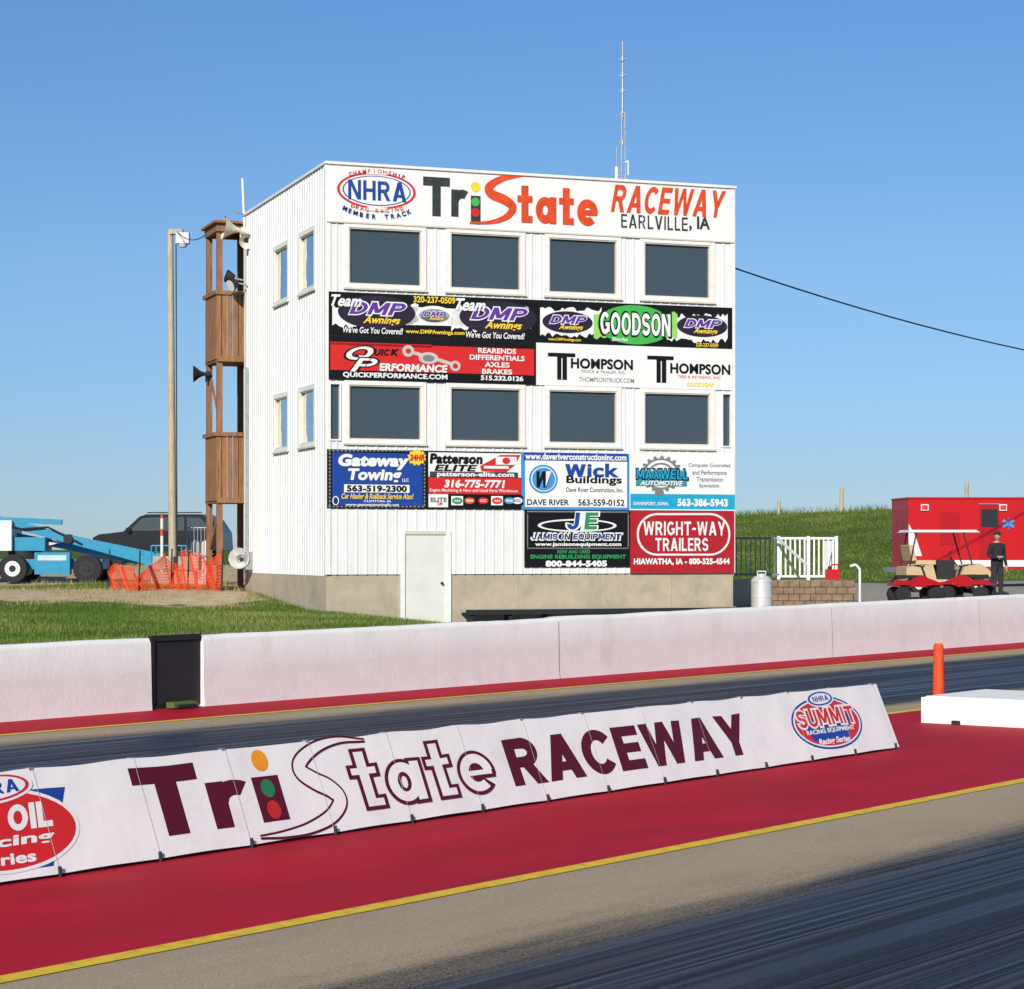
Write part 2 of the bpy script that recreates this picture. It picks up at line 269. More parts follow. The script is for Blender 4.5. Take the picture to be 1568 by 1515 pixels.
# ---------------------------------------------------------------- barrier walls
def wall(name,t0,t1,seed,joints):
    b=MB(); ts=list(np.arange(t0,t1,.22))+[t1]; prof=[(0,0),(.012,.12),(.022,.5),(.035,.93),(.07,1),(.26,1),(.30,.93),(.32,0)]
    def hh(t_): return .89+.12*(t_-17)/27+.014*mnoise.noise(Vector((t_*.7,seed,0)))+(.018 if (t_>27.4) else 0)
    vs=[]
    for i,t_ in enumerate(ts):
        h=hh(t_)
        for k,(y,z) in enumerate(prof):
            o=.007*mnoise.noise(Vector((t_*1.1,k*.3,seed)))+.004*mnoise.noise(Vector((t_*4,k*1.,seed)))
            vs.append((t_,20.2+y+o,z*h+(.008*mnoise.noise(Vector((t_*3,k,seed+5))) if k else -.02)))
    P=len(prof); fs=[]
    for i in range(len(ts)-1):
        for k in range(P-1): fs.append((i*P+k,(i+1)*P+k,(i+1)*P+k+1,i*P+k+1))
    b.add(vs,fs,bwall,True); b.add(vs[:P],[tuple(range(P))],bwall); b.add(vs[-P:],[tuple(range(P))[::-1]],bwall)
    for j in joints:
        h=hh(j); x_=[.006*math.sin(k*2.3+j) for k in range(4)]
        q=[(j+x_[k]+d,20.2+y-.012,z*h) for k,(y,z) in enumerate(prof[:4]) for d in (-.005,.005)]
        b.add(q,[(2*k,2*k+1,2*k+3,2*k+2) for k in range(3)],gapm)
    return b.obj(name,TRK)
wall('concrete_barrier_wall',2,18.93,1,[16.4]); wall('concrete_barrier_wall',19.83,150,2,[27.45,36,42.2,52])
b=MB(); b.box(18.95,19.81,20.27,20.31,.05,.93,dark); b.box(18.95,19.81,20.25,20.27,.86,.93,dark)
b.box(18.95,19.0,20.24,20.27,.0,.86,dark); b.box(19.2,19.6,20.1,20.24,.02,.09,C('faded_green_block',90,110,50)); b.box(19.25,19.55,20.06,20.1,.02,.06,dark)
b.obj('steel_barrier_gate',TRK)
b=MB(); b.box(23.0,24.6,8.4,11.75,.0,.30,bwall); b.box(23.02,24.58,8.45,11.7,.30,.315,bwall)
for n_ in (11.3,10.2): b.box(22.96,23.0,n_-.05,n_+.05,0,.05,dark)
b.obj('concrete_block',TRK,bevel=.025)
b=MB(); px,py=5.32,27.45
b.cyl((px,py,0),(px,py,.05),.14,.12,rubber); b.cyl((px,py,.05),(px,py,.80),.075,.062,orp,20); b.cyl((px,py,.80),(px,py,.83),.062,.045,orp,20); b.obj('traffic_delineator_post')
# ---------------------------------------------------------------- text & signs
_P=[('r',0,0,.22,1),('a',.40,.69,.235,.205,-90,90),('r',.1,.795,.41,.995),('r',.1,.385,.41,.585)]
GL={'A':(.86,[('d',.12,0,.43,1,.25),('d',.74,0,.43,1,.25),('r',.22,.2,.64,.37)]),'C':(.78,[('a',.42,.5,.31,.395,40,320)]),
'D':(.8,[('r',0,0,.22,1),('a',.30,.5,.39,.395,-90,90),('r',.1,.79,.32,1),('r',.1,0,.32,.21)]),
'E':(.66,[('r',0,0,.22,1),('r',.1,.8,.66,1),('r',.1,.41,.62,.6),('r',.1,0,.66,.2)]),
'G':(.84,[('a',.43,.5,.32,.395,42,330),('r',.46,.36,.84,.54),('r',.63,.12,.84,.5)]),'H':(.78,[('r',0,0,.22,1),('r',.56,0,.78,1),('r',.1,.41,.7,.6)]),
'I':(.22,[('r',0,0,.22,1)]),'J':(.6,[('r',.38,.3,.6,1),('a',.3,.32,.19,.215,180,360)]),'L':(.62,[('r',0,0,.22,1),('r',.1,0,.62,.2)]),
'M':(.95,[('r',0,0,.21,1),('r',.74,0,.95,1),('d',.475,.15,.12,1,.24),('d',.475,.15,.83,1,.24)]),'N':(.8,[('r',0,0,.21,1),('r',.59,0,.8,1),('d',.68,0,.12,1,.24)]),
'O':(.86,[('a',.43,.5,.32,.395,0,360)]),'Q':(.9,[('a',.43,.5,.32,.395,0,360),('d',.78,-.06,.5,.36,.2)]),'P':(.74,_P),'R':(.8,_P+[('d',.68,0,.42,.45,.25)]),
'S':(.74,[('a',.37,.70,.265,.195,15,270),('a',.37,.30,.265,.195,-165,90)]),'T':(.78,[('r',0,.8,.78,1),('r',.28,0,.5,1)]),
'U':(.78,[('r',0,.35,.21,1),('r',.57,.35,.78,1),('a',.39,.37,.285,.265,180,360)]),'V':(.84,[('d',.42,0,.12,1,.25),('d',.42,0,.72,1,.25)]),'W':(1.18,[('d',.32,0,.11,1,.22),('d',.32,0,.59,1,.2),('d',.86,0,.59,1,.2),('d',.86,0,1.07,1,.22)]),
'X':(.84,[('d',.12,0,.72,1,.25),('d',.72,0,.12,1,.25)]),'Y':(.84,[('r',.31,0,.53,.45),('d',.42,.36,.12,1,.25),('d',.42,.36,.72,1,.25)]),
'-':(.4,[('r',0,.38,.4,.56)]),' ':(.3,[]),
't':(.50,[('r',.13,0,.34,1),('r',0,.56,.48,.72),('r',.2,0,.48,.17)]),'a':(.66,[('a',.30,.36,.20,.255,0,360),('r',.45,0,.66,.72)]),
'e':(.68,[('a',.34,.36,.235,.255,0,312),('r',.12,.29,.66,.42)]),'r':(.46,[('r',0,0,.21,.72),('a',.36,.40,.24,.22,62,180)])}
def block2d(s,d=0.,shear=0.,gap=.11):
    V_=[];F_=[];x=0
    for gi,ch in enumerate(s):
        wd,pr=GL[ch]
        for k,q in enumerate(pr):
            z=k+(gi%2)*5; o=len(V_)
            if q[0]=='r': P=[(q[1]-d,q[2]-d),(q[3]+d,q[2]-d),(q[3]+d,q[4]+d),(q[1]-d,q[4]+d)]; V_+=[(x+a,b,z) for a,b in P]; F_.append([o,o+1,o+2,o+3])
            elif q[0]=='d':
                sl=(q[3]-q[1])/(q[4]-q[2]); h=q[5]/2+d*math.sqrt(1+sl*sl); xb=q[1]-sl*d; xt=q[3]+sl*d
                V_+=[(x+xb-h,q[2]-d,z),(x+xb+h,q[2]-d,z),(x+xt+h,q[4]+d,z),(x+xt-h,q[4]+d,z)]; F_.append([o,o+1,o+2,o+3])
            else:
                _,cx,cy,rx,ry,a0,a1=q; full=(a1-a0)>=360; ex=0 if full else math.degrees(d/((rx+ry)/2)); n=32; hw=.105+d
                for i in range(n+1):
                    a=math.radians(a0-ex+(a1-a0+2*ex)*i/n); V_+=[(x+cx+(rx-hw)*math.cos(a),cy+(ry-hw)*math.sin(a),z),(x+cx+(rx+hw)*math.cos(a),cy+(ry+hw)*math.sin(a),z)]
                F_+=[[o+2*i,o+2*i+1,o+2*i+3,o+2*i+2] for i in range(n)]
        x+=wd+gap
    v=np.array(V_,float); v[:,0]+=shear*v[:,1]; return v,F_
_tc={}
def text2d(s,off=0.,shear=0.,space=1.):
    k=(s,off,shear,space)
    if k in _tc: return _tc[k]
    if s[0]=='#': _tc[k]=block2d(s[1:],off,shear); return _tc[k]
    r=max(0,off-.016); cu=bpy.data.curves.new('t','FONT'); cu.body=s; cu.offset=min(off,.016); cu.shear=shear; cu.space_character=space*(1+r*1.5); cu.resolution_u=4
    o=bpy.data.objects.new('t',cu); sc.collection.objects.link(o); bpy.context.view_layer.update()
    m=bpy.data.meshes.new_from_object(o.evaluated_get(bpy.context.evaluated_depsgraph_get()))
    v=np.array([(q.co.x,q.co.y,0) for q in m.vertices]).reshape(-1,3); f=[list(p.vertices) for p in m.polygons]
    bpy.data.objects.remove(o); bpy.data.curves.remove(cu); bpy.data.meshes.remove(m)
    if r>.003 and len(v):
        V_=[v];F_=list(f); n=len(v)
        for i in range(8):
            a=math.pi/8+i*math.pi/4; V_.append(v+np.array([r*math.cos(a),r*math.sin(a),i+1])); F_+=[[j+n*(i+1) for j in q] for q in f]
        v=np.concatenate(V_); f=F_
    _tc[k]=(v,f); return v,f
def crom(P,n=8):
    P=[np.array(p,float) for p in P]; Q=[2*P[0]-P[1]]+P+[2*P[-1]-P[-2]]; out=[]
    for i in range(1,len(Q)-2):
        for j in range(n):
            t_=j/n; out.append(.5*((2*Q[i])+(-Q[i-1]+Q[i+1])*t_+(2*Q[i-1]-5*Q[i]+4*Q[i+1]-Q[i+2])*t_*t_+(-Q[i-1]+3*Q[i]-3*Q[i+1]+Q[i+2])*t_**3))
    out.append(P[-1]); return out
class Sign:
    def __init__(s,fr,z0=.04,step=.004,eps=.0003): s.F=fr; s.I=fr.inverted(); s.b=MB(); s.z0=z0; s.o=s.I@Vector((0,0,H)); s.step=step; s.eps=eps
    def L(s,u,v):
        d=s.I.to_3x3()@Vector(((u-CU)/FOC,1,(HV-v)/FOC)); k=-s.o.z/d.z; p=s.o+d*k; return p.x,p.y
    def zz(s,l): return s.z0+s.step*l
    def loc(s,vs,fs,m,l): s.b.add([(q[0],q[1],s.zz(l)+(q[2]*s.eps if len(q)>2 else 0)) for q in vs],fs,m)
    def board(s,x0,x1,y0,y1,m,th=.02): s.b.box(x0,x1,y0,y1,s.z0-th,s.z0,m)
    def bx(s,u0,v0,u1,v1):
        uc,vc=(u0+u1)/2,(v0+v1)/2; return s.L(u0,vc)[0],s.L(uc,v1)[1],s.L(u1,vc)[0],s.L(uc,v0)[1]
    def tl(s,tx,x0,y0,x1,y1,m,l=1,off=.02,shear=0,space=1.):
        v,f=text2d(tx,off,shear,space)
        if not len(v): return
        a=v.min(0);c=v.max(0); q=v.copy(); q[:,:2]=(v[:,:2]-a[:2])/(c-a)[:2]*np.array([x1-x0,y1-y0])+np.array([x0,y0]); s.loc(q.tolist(),f,m,l)
    def t(s,tx,u0,v0,u1,v1,m,l=1,off=.02,shear=0,space=1.): s.tl(tx,*s.bx(u0,v0,u1,v1),m,l,off,shear,space)
    def r(s,u0,v0,u1,v1,m,l=1):
        x0,y0,x1,y1=s.bx(u0,v0,u1,v1); s.loc([(x0,y0),(x1,y0),(x1,y1),(x0,y1)],[(0,1,2,3)],m,l)
    def e(s,uc,vc,ru,rv,m,l=1,n=40):
        cx,cy=s.L(uc,vc); rx=abs(s.L(uc+ru,vc)[0]-cx); ry=abs(s.L(uc,vc-rv)[1]-cy)
        s.loc([(cx+rx*math.cos(2*math.pi*i/n),cy+ry*math.sin(2*math.pi*i/n)) for i in range(n)],[tuple(range(n))],m,l)
    def p(s,pts,m,l=1): s.loc([s.L(*q) for q in pts],[tuple(range(len(pts)))],m,l)
    def st(s,pts,wd,m,l=1,n=8):
        q=crom([s.L(*p_) for p_ in pts],n); k=len(q); W=wd if callable(wd) else (lambda t_:wd); vs=[]
        for i in range(k):
            d=q[min(i+1,k-1)]-q[max(i-1,0)]; d/=np.linalg.norm(d)+1e-9; nn=np.array([-d[1],d[0]])*W(i/(k-1))/2; vs+= [tuple(q[i]-nn),tuple(q[i]+nn)]
        s.loc(vs,[(2*i,2*i+2,2*i+3,2*i+1) for i in range(k-1)],m,l)
    def arc(s,tx,uc,vc,ru,rv,a0,a1,hp,m,l=1,inside=False,off=.02):
        cx,cy=s.L(uc,vc); rx=abs(s.L(uc+ru,vc)[0]-cx); ry=abs(s.L(uc,vc-rv)[1]-cy); h=abs(s.L(uc,vc-hp)[1]-cy)
        for i,ch in enumerate(tx):
            if ch==' ': continue
            a=math.radians(a0+(a1-a0)*(i+.5)/len(tx)); v,f=text2d(ch,off); zc=v[:,2:3]; v=v[:,:2]*h/.73; v=v-np.array([(v[:,0].min()+v[:,0].max())/2,0])
            th=math.atan2(math.sin(a)/ry,math.cos(a)/rx)-math.pi/2+(math.pi if inside else 0); R=np.array([[math.cos(th),-math.sin(th)],[math.sin(th),math.cos(th)]])
            q=v@R.T+np.array([cx+rx*math.cos(a),cy+ry*math.sin(a)]); s.loc(np.concatenate([q,zc],1).tolist(),f,m,l)
FRONT=frame(C0,FD,(0,0,1),-SD)
def FS(): return Sign(FRONT)
def fin(s,name): return s.b.obj(name,FRONT)
s=FS(); s.board(.02,BW-.01,9.25,10.47,white)
s.e(576,293,60,28,red); s.e(576,293,56,25,white,2); s.e(576,293,52,23,blue,3); s.e(576,293,50,21.5,white,4); s.r(560,262,592,268,white,5); s.r(560,318,592,324,white,5)
s.t('#NHRA',532,278,621,308,blue,5,-.01); s.arc('CHAMPIONSHIP',576,293,62,27,133,47,6,red,6); s.arc('DRAG RACING',576,293,66,33,232,308,6,orange,6,True); s.arc('MEMBER TRACK',576,295,74,41,224,316,7,navy,6,True,.03)
s.t('#T',647,272,688,332,charc,1,.02); s.t('#r',690,291,716,333,charc,1,.02); s.p([(720,300),(735,301),(735,345),(720,344)],charc,1)
s.e(727,287,7.5,7.5,yel,2); s.e(727,310,6.5,6.5,green,2); s.e(727,326,6.5,6.5,red,2)
s.st([(820,269),(795,269),(766,275),(748,287),(752,298),(772,307),(784,319),(774,333),(750,341),(718,342)],lambda t_:.05+.17*math.sin(math.pi*min(1,max(0,t_)))**1.4,orange,3,10)
s.t('#tate',791,288,914,344,orange,4,.01)
s.t('#RACEWAY',934,288,1111,330,orange,1,-.005,.28); s.t('#EARLVILLE',950,331,1052,352,charc,1,-.03); s.t(', IA',1054,332,1086,355,charc,1,.035)
fin(s,'raceway_name_sign')
ink=M('ink_purple_black',(.02,.012,.03),rough=.5)
def dmp(s,uc,vc,k):
    s.e(uc,vc,62*k,27*k,ink,2); s.t('#DMP',uc-47*k,vc-18*k,uc+49*k,vc+6*k,white,3,.06,.3); s.t('#DMP',uc-45*k,vc-16*k,uc+47*k,vc+4*k,purple,4,.0,.3)
    s.t('Awnings',uc-22*k,vc+6*k,uc+38*k,vc+22*k,yel,4,.03,.4)
def splash(s,u0,v0,u1,v1,m,l,seed,amp=5):
    r=random.Random(seed); pts=[]
    for i in range(26): pts.append((u0+(u1-u0)*i/25,v0+r.uniform(-amp,amp)))
    for i in range(26): pts.append((u1+(u0-u1)*i/25,v1+r.uniform(-amp,amp)))
    s.p(pts,m,l)
s=FS(); s.board(.04,4.905,6.725,7.69,blk)
splash(s,508,468,640,498,white,1,1,6); splash(s,690,472,812,503,white,1,2,6)
dmp(s,576,479,.95); dmp(s,762,487,.95); s.e(664,482,28,13,white,2); s.p([(618,470),(710,474),(708,500),(620,498)],white,1); dmp(s,664,484,.38)
s.t('Team',506,452,553,470,white,5,.03,.4); s.t('Team',697,458,742,477,white,5,.03,.4); s.t("We've Got You Covered!",524,501.5,616,511.5,white,5,.02,.2); s.t("We've Got You Covered!",712,509,802,519,white,5,.02,.2)
s.t('320-237-0509',632,455,696,465,yel,5,.03); s.t('www.DMPAwnings.com',620,506,710,514,yel,5,.03)
fin(s,'sponsor_sign')
s=FS(); s.board(4.915,9.83,6.725,7.69,blk)
splash(s,826,474,920,514,white,1,4,4); splash(s,1020,484,1113,522,white,1,5,4); dmp(s,868,494,.62); dmp(s,1074,500,.62)
splash(s,908,480,1036,518,M('sign_lime',(.28,.62,.12),rough=.5),2,6,3); s.e(971,498,57,30,green,3); s.t('#GOODSON',915,477,1028,517,blk,4,.06); s.t('#GOODSON',918,480,1025,514,white,5,.0); s.t('Shingles',935,517,960,525,white,5,.02,.3)
s.t('www.DMPAwnings.com',838,518,888,524,yel,5,.02); s.t('320-237-0509',1064,526,1098,532,yel,5,.02)
fin(s,'sponsor_sign')
s=FS(); s.board(.04,4.905,5.75,6.715,blk); s.r(505,530,817,571,red,1); s.r(505,526,660,530.5,red,1)
s.t('#Q',525,529,574,555,blk,3,.05,.35); s.t('#Q',529,531,571,553,white,4,-.02,.35); s.t('#P',532,547,580,571,blk,5,.05,.35); s.t('#P',535,549,577,570,white,6,-.02,.35); s.t('#UIC',572,535,596,545,blk,4,.0,.2); s.t('K',597,535,609,545,blk,4,.06,.2); s.t('ERFORMANCE',580,558,684,570,white,4,.05,.1)
sil=M('sign_silver',(.55,.5,.48),rough=.4)
s.st([(620,537),(640,543),(668,551),(700,561)],.08,sil,3); s.e(655,549,15,9,sil,4); s.e(655,549,9,5,grey,5); s.e(624,538,9,9,sil,4); s.e(696,561,8,8,sil,4); s.e(696,561,4,4,red,5); s.e(624,538,4,4,red,5)
s.t('QUICKPERFORMANCE.COM',524,572,684,581,white,4,.04)
for i,(tx,hw) in enumerate((('REARENDS',29),('DIFFERENTIALS',42),('AXLES',19),('BRAKES',23))): s.t(tx,760-hw,534+i*10.6,760+hw,542+i*10.6,white,4,.03)
s.t('515.232.0126',735,576,800,583.5,white,4,.04); fin(s,'sponsor_sign')
s=FS(); s.board(4.915,9.83,5.75,6.715,white)
for o_ in (0,152):
    s.r(838+o_,541+o_*.03,880+o_*.99,547+o_*.03,blk); s.r(852+o_,547+o_*.03,867+o_,582+o_*.03,blk,2); s.r(858.5+o_,549+o_*.03,860+o_,582+o_*.03,white,3)
    s.t('HOMPSON',873+o_,550+o_*.05,968+o_*.98,566+o_*.05,blk,1,.04)
s.t('TRUCK & TRAILER, INC.',888,568,958,573,grey,1,.01); s.t('THOMPSONTRUCK.COM',886,579,970,586,grey,1,.01); s.t('TIRE & RETREAD, INC.',1036,576,1104,581,orange,1,.01); s.t('GOODYEAR',1050,586,1092,593,yel,1,.04,.3)
fin(s,'sponsor_sign')
s=FS(); s.board(.0,2.285,2.915,4.215,blk); s.r(508,694,646,774,blue,1)
for i in range(24):
    for vv in (690.5,776): s.e(504+i*6.2,vv,2.2,1.4,grey,1,8)
    if i<15:
        for uu in (504,649): s.e(uu,695+i*5.6,1.5,2,grey,2,8)
s.t('Gateway',517,696,625,720,white,3,.06,.15); s.t('Towing',532,718,614,741,white,3,.045,.15); s.t('LLC',615,733,625,738,white,3); s.r(526,742.5,626,754.5,white,2); s.t('563-519-2300',530,743.5,622,753.5,blk,3,.05)
s.t('Car Hauler & Rollback Service Also!',522,756,632,764.5,yel,3,.02,.3); s.t('CLINTON, IA',556,766,598,770,white,3); s.t('www.gatewaytowingllc.net',528,771,610,776.5,white,3,.02); s.e(513,767,5,7,white,3); s.e(513,767,3.6,5.5,navy,4)
star=[(637+(15 if i%2 else 12)*math.cos(i*math.pi/12),701+(13 if i%2 else 10)*math.sin(i*math.pi/12)) for i in range(24)]; s.p(star,yel,4); s.t('24HR',626,696,649,706,red,5,.06,.2)
fin(s,'sponsor_sign')
s=FS(); s.board(2.295,4.55,2.915,4.215,blk); s.r(655,694,797,731,white,1); s.r(655,732,797,757,red,1); s.r(655,757,797,777,blk,1)
s.t('Patterson',657,695,738,711,blk,2,.06,.1); s.t('#ELITE',664,712,730,722,blk,2,.02,.2); s.p([(734,714),(765,697),(796,697),(788,712),(774,724),(736,722)],red,2); s.r(758,700,790,712,white,3); s.e(774,706,6,5,red,4); s.r(740,714,778,718,white,3)
s.r(657,723,792,731,C('sign_darkgrey',60,60,64),3); s.t('patterson-elite.com',668,723,786,732.5,white,4,.04); s.t('316-775-7771',679,735,772,747.5,white,3,.05,.15); s.t('Engine Machining & New and Used Parts Warehouse',657,749,792,755,white,3,.01)
s.r(655,757,685,777,white,3); s.t('ELITE',658,762,683,769,grey,4,.05); s.t('GM',668,769,676,774,red,4)
for k_,(cu_,c_) in enumerate(((699,dgreen),(718,orange),(739,red),(760,red),(779,skyb),(791,white))): s.r(cu_-9,760,cu_+9,774,white if k_ in(0,3) else blk,2); s.e(cu_,767,8,5,c_,4); s.t('ABC'[k_%3]*3,cu_-5,765,cu_+5,769,white if c_ is not white else blk,5)
fin(s,'sponsor_sign')
s=FS(); s.board(4.56,7.20,2.915,4.215,skyb); s.r(803,706.5,959,777,white,1); s.r(801,694,960,706,blue,2); s.t('www.daveriverconstructioninc.com',803,695,958,705,white,3,.04)
s.e(831,734,22,22,skyb,2); s.e(831,734,19,19,white,3); s.e(831,734,17.5,17.5,skyb,4); s.t('#W',820,722,843,747,blk,5,.02,.2); s.p([(835,722),(843,722),(834,746)],white,6)
s.t('#W',864,711,896,731,blue,2,.02); s.t('ick',898,710,946,731.5,blue,2,.035); s.t('Buildings',866,729,951,744,blk,2,.03); s.t('Dave River Constrution, Inc.',866,747,953,755,blk,2,.01); s.t('DAVE RIVER',806,765,870,774,blk,2,.02); s.t('563-559-0152',884,765,955,775,blk,2,.02)
fin(s,'sponsor_sign')
s=FS(); s.board(7.215,BW,2.915,4.215,white); s.r(964,757,1124,780,cyan,1); s.p([(964,757),(1060,757),(1046,762),(964,764)],cyan,2)
gear=[]
for i in range(72):
    r_=30 if (i//2)%2 else 25.5; a=i*2*math.pi/72; gear.append((1011+r_*1.1*math.cos(a),726+r_*.93*math.sin(a)))
s.p(gear,grey,2); s.e(1011,726,24,21,white,3); s.e(1011,726,20,17,grey,4); s.e(1011,726,17,14,white,5); s.r(972,722,1050,744,teal,6); s.t('#MAXWELL',971,717,1053,736,blk,7,.07); s.t('#MAXWELL',973,719,1051,734,cyan,8,-.02); s.t('AUTOMOTIVE',978,736.5,1044,744,white,8,.03,.3); s.e(1008,754,7,6,grey,4)
for i,(tx,a_,c_) in enumerate((('Computer Controlled',1053,1117),('and Performance',1059,1111),('Transmission',1065,1106),('Specialists',1069,1100))): s.t(tx,a_,710+i*10.4,c_,717+i*10.4,grey,2,.015)
s.t('DAVENPORT, IOWA',969,769,1022,775,white,3,.02); s.t('563-386-5943',1036,764,1113,776,white,3,.05); fin(s,'sponsor_sign')
s=FS(); s.board(4.63,7.22,1.60,2.905,blk)
s.e(883,805,60,10,white,2); s.e(883,805,55,7.5,blk,3); s.t('#JE',864,783,918,813,white,4,.06,.1); s.t('#J',867,785,887,811,blue,5,.0,.1); s.t('#E',893,785,915,811,dgreen,5,.0,.1)
s.t('#JAMISON EQUIPMENT',811,815.5,953,829,white,4,.08,.1); s.t('#JAMISON EQUIPMENT',813.5,817.5,950.5,827,navy,5,.0,.1); s.t('www.jamisonequipment.com',818,831,950,838,white,4,.04)
s.t('NEW AND USED',852,842,902,848,dgreen,4,.04); s.t('ENGINE REBUILDING EQUIPMENT',811,849.5,957,857,dgreen,4,.05); s.t('800-844-5405',834,858.5,928,868,white,4,.07); s.r(806,783,961,785,grey,2); s.r(806,787,807.5,838,grey,2); s.r(960,787,961.5,838,grey,2); s.r(806,839,961,840.5,grey,2)
fin(s,'sponsor_sign')
def rrect(s,u0,v0,u1,v1,r_,m,l):
    pts=[]
    for (cu_,cv_,a0) in ((u1-r_,v0+r_,-90),(u1-r_,v1-r_,0),(u0+r_,v1-r_,90),(u0+r_,v0+r_,180)):
        for i in range(9): a=math.radians(a0+i*90/8); pts.append((cu_+r_*math.cos(a),cv_+r_*math.sin(a)))
    s.p(pts,m,l)
s=FS(); s.board(7.235,BW,1.46,2.905,dsr); rrect(s,974,786,1117,851,31,white,1); rrect(s,977,789,1114,848,28.5,dsr,2); 
s.t('#WRIGHT-WAY',984,799,1109,820,white,3,-.015); s.t('#TRAILERS',1002,824,1083,844,white,3,-.015); s.t('HIAWATHA, IA - 800-525-4544',969,855,1116,866,white,3,.05); fin(s,'sponsor_sign')
# ---------------------------------------------------------------- tower building
bld=empty('race_control_tower',BLD)
def part(b,name,bevel=0):
    o=b.obj(name,bevel=bevel); o.parent=bld; return o
def ribs(b,A,U,Nn,s0,s1,z0,z1,m=siding):
    pitch=.229; k0=math.floor(s0/pitch)-1; pts=[(s0,0)]
    k=k0
    while k*pitch<s1+pitch:
        c=k*pitch
        for ds,h in ((-.030,0),(-.016,.018),(.016,.018),(.030,0)):
            if s0+.001<c+ds<s1-.001: pts.append((c+ds,h))
        for ds in (.085,.145):
            for e_,h in ((-.008,0),(0,.005),(.008,0)):
                if s0+.001<c+ds+e_<s1-.001: pts.append((c+ds+e_,h))
        k+=1
    pts.append((s1,0)); A=Vector(A);U=Vector(U);Nn=Vector(Nn); vs=[]
    for q,h in pts:
        p=A+U*q+Nn*h; vs+=[(p.x,p.y,z0),(p.x,p.y,z1)]
    b.add(vs,[(2*i,2*i+2,2*i+3,2*i+1) for i in range(len(pts)-1)],m)
fw=[(.506+2.363*i,.506+2.363*i+1.677) for i in range(4)]
def rowfill(b,A,U,Nn,L_,ops,z0,z1,g0,g1):
    cur=0
    for (a,c,fr) in sorted(ops):
        if a-fr>cur+.01: ribs(b,A,U,Nn,cur,a-fr,z0,z1)
        if g0-fr>z0+.005: ribs(b,A,U,Nn,a-fr,c+fr,z0,g0-fr)
        if g1+fr<z1-.005: ribs(b,A,U,Nn,a-fr,c+fr,g1+fr,z1)
        cur=c+fr
    if cur<L_-.01: ribs(b,A,U,Nn,cur,L_,z0,z1)
b=MB(); fA,fU,fN=(0,0,0),(1,0,0),(0,-1,0)
ribs(b,fA,fU,fN,0,BW,9.24,ZR)
upo=[(a,c,.11) for a,c in fw]; loo=[(.05,.29,.035)]+upo+[(9.60,9.80,.035)]
rowfill(b,fA,fU,fN,BW,upo,7.70,9.24,7.88,9.13); ribs(b,fA,fU,fN,0,BW,5.76,7.70)
rowfill(b,fA,fU,fN,BW,loo,4.20,5.76,4.44,5.65)
ribs(b,fA,fU,fN,0,BW,2.40,4.20); ribs(b,fA,fU,fN,0,1.72,1.45,2.40); ribs(b,fA,fU,fN,2.86,BW,1.45,2.40)
part(b,'front_siding')
b=MB(); sA,sU,sN=(0,0,0),(0,1,0),(-1,0,0); so=[(1.02,2.30,.11),(3.50,4.78,.11)]
for z0,z1 in ((9.34,ZR),(5.76,7.7),(1.42,4.2)): ribs(b,sA,sU,sN,0,BD,z0,z1)
rowfill(b,sA,sU,sN,BD,so,7.70,9.34,7.94,9.18); rowfill(b,sA,sU,sN,BD,so,4.20,5.76,4.42,5.62); part(b,'side_siding')
b=MB(); ribs(b,(BW,0,0),(0,1,0),(1,0,0),0,BD,1.4,ZR); ribs(b,(0,BD,0),(1,0,0),(0,1,0),0,BW,1.4,ZR); part(b,'rear_siding')
b=MB(); b.box(.02,BW-.02,.02,BD-.02,10.3,10.42,room); part(b,'roof')
b=MB()
for z in (3.75,7.1,10.2): b.box(.05,BW-.05,.25,BD-.05,z-.12,z,room)
b.box(.05,BW-.05,3.0,3.1,1.5,10.2,room); b.box(.05,BW-.05,.2,.24,6.0,7.4,room)
for z in (3.75,7.1):
    b.box(.1,BW-.1,.35,1.0,z+.72,z+.76,deskm)
    for i in range(7): 
        xx=.8+i*1.35+random.uniform(-.2,.2); b.box(xx,xx+.45,.6,.64,z+.8,z+1.08,dark); 
        if i%2: b.box(xx-.1,xx+.4,1.3,1.75,z+.45,z+1.15,rubber)
    for i in range(5): xx=.6+i*1.9+random.uniform(-.3,.3); b.box(xx,xx+random.uniform(.3,.9),2.95,2.99,z+1.0,z+1.9,blindm)
for dx in (0,.5): b.tube([(8.1+dx*.2,1.5+dx,7.1),(8.35,1.75,8.9)],.03,whp)
for i in range(6): b.tube([(8.12+i*.04,1.5,7.3+i*.28),(8.45,1.5,7.3+i*.28)],.02,whp)
b.tube([(8.55,1.5,7.1),(8.4,1.75,8.9)],.03,whp)
part(b,'interior')
def windows(ops,A,U,Nn,g0,g1,name):
    b=MB(); bg_=MB(); A=Vector(A);U=Vector(U);Nn=Vector(Nn)
    T=frame(A,U,(0,0,1),Nn)
    for a,c,fr in ops:
        for (x0,x1,y0,y1) in ((a-fr,a,g0-fr,g1+fr),(c,c+fr,g0-fr,g1+fr),(a,c,g1,g1+fr),(a,c,g0-fr,g0)): b.box(x0,x1,y0,y1,-.12,.032,trimw,T=T)
        if fr>.1:
            i=.028
            for (x0,x1,y0,y1) in ((a,a+i,g0,g1),(c-i,c,g0,g1),(a+i,c-i,g1-i,g1),(a+i,c-i,g0,g0+i)): b.box(x0,x1,y0,y1,-.10,.012,trimb,T=T)
            b.box(a-fr-.02,c+fr+.02,g0-fr-.012,g0-fr+.03,.034,.06,trimb,T=T)
        bg_.box(a+.001,c-.001,g0+.001,g1-.001,-.06,-.05,glass,T=T)
    part(b,name+'_frames'); part(bg_,name+'_glass')
windows(upo,fA,fU,fN,7.88,9.13,'upper_front_window'); windows(loo,fA,fU,fN,4.44,5.65,'lower_front_window')
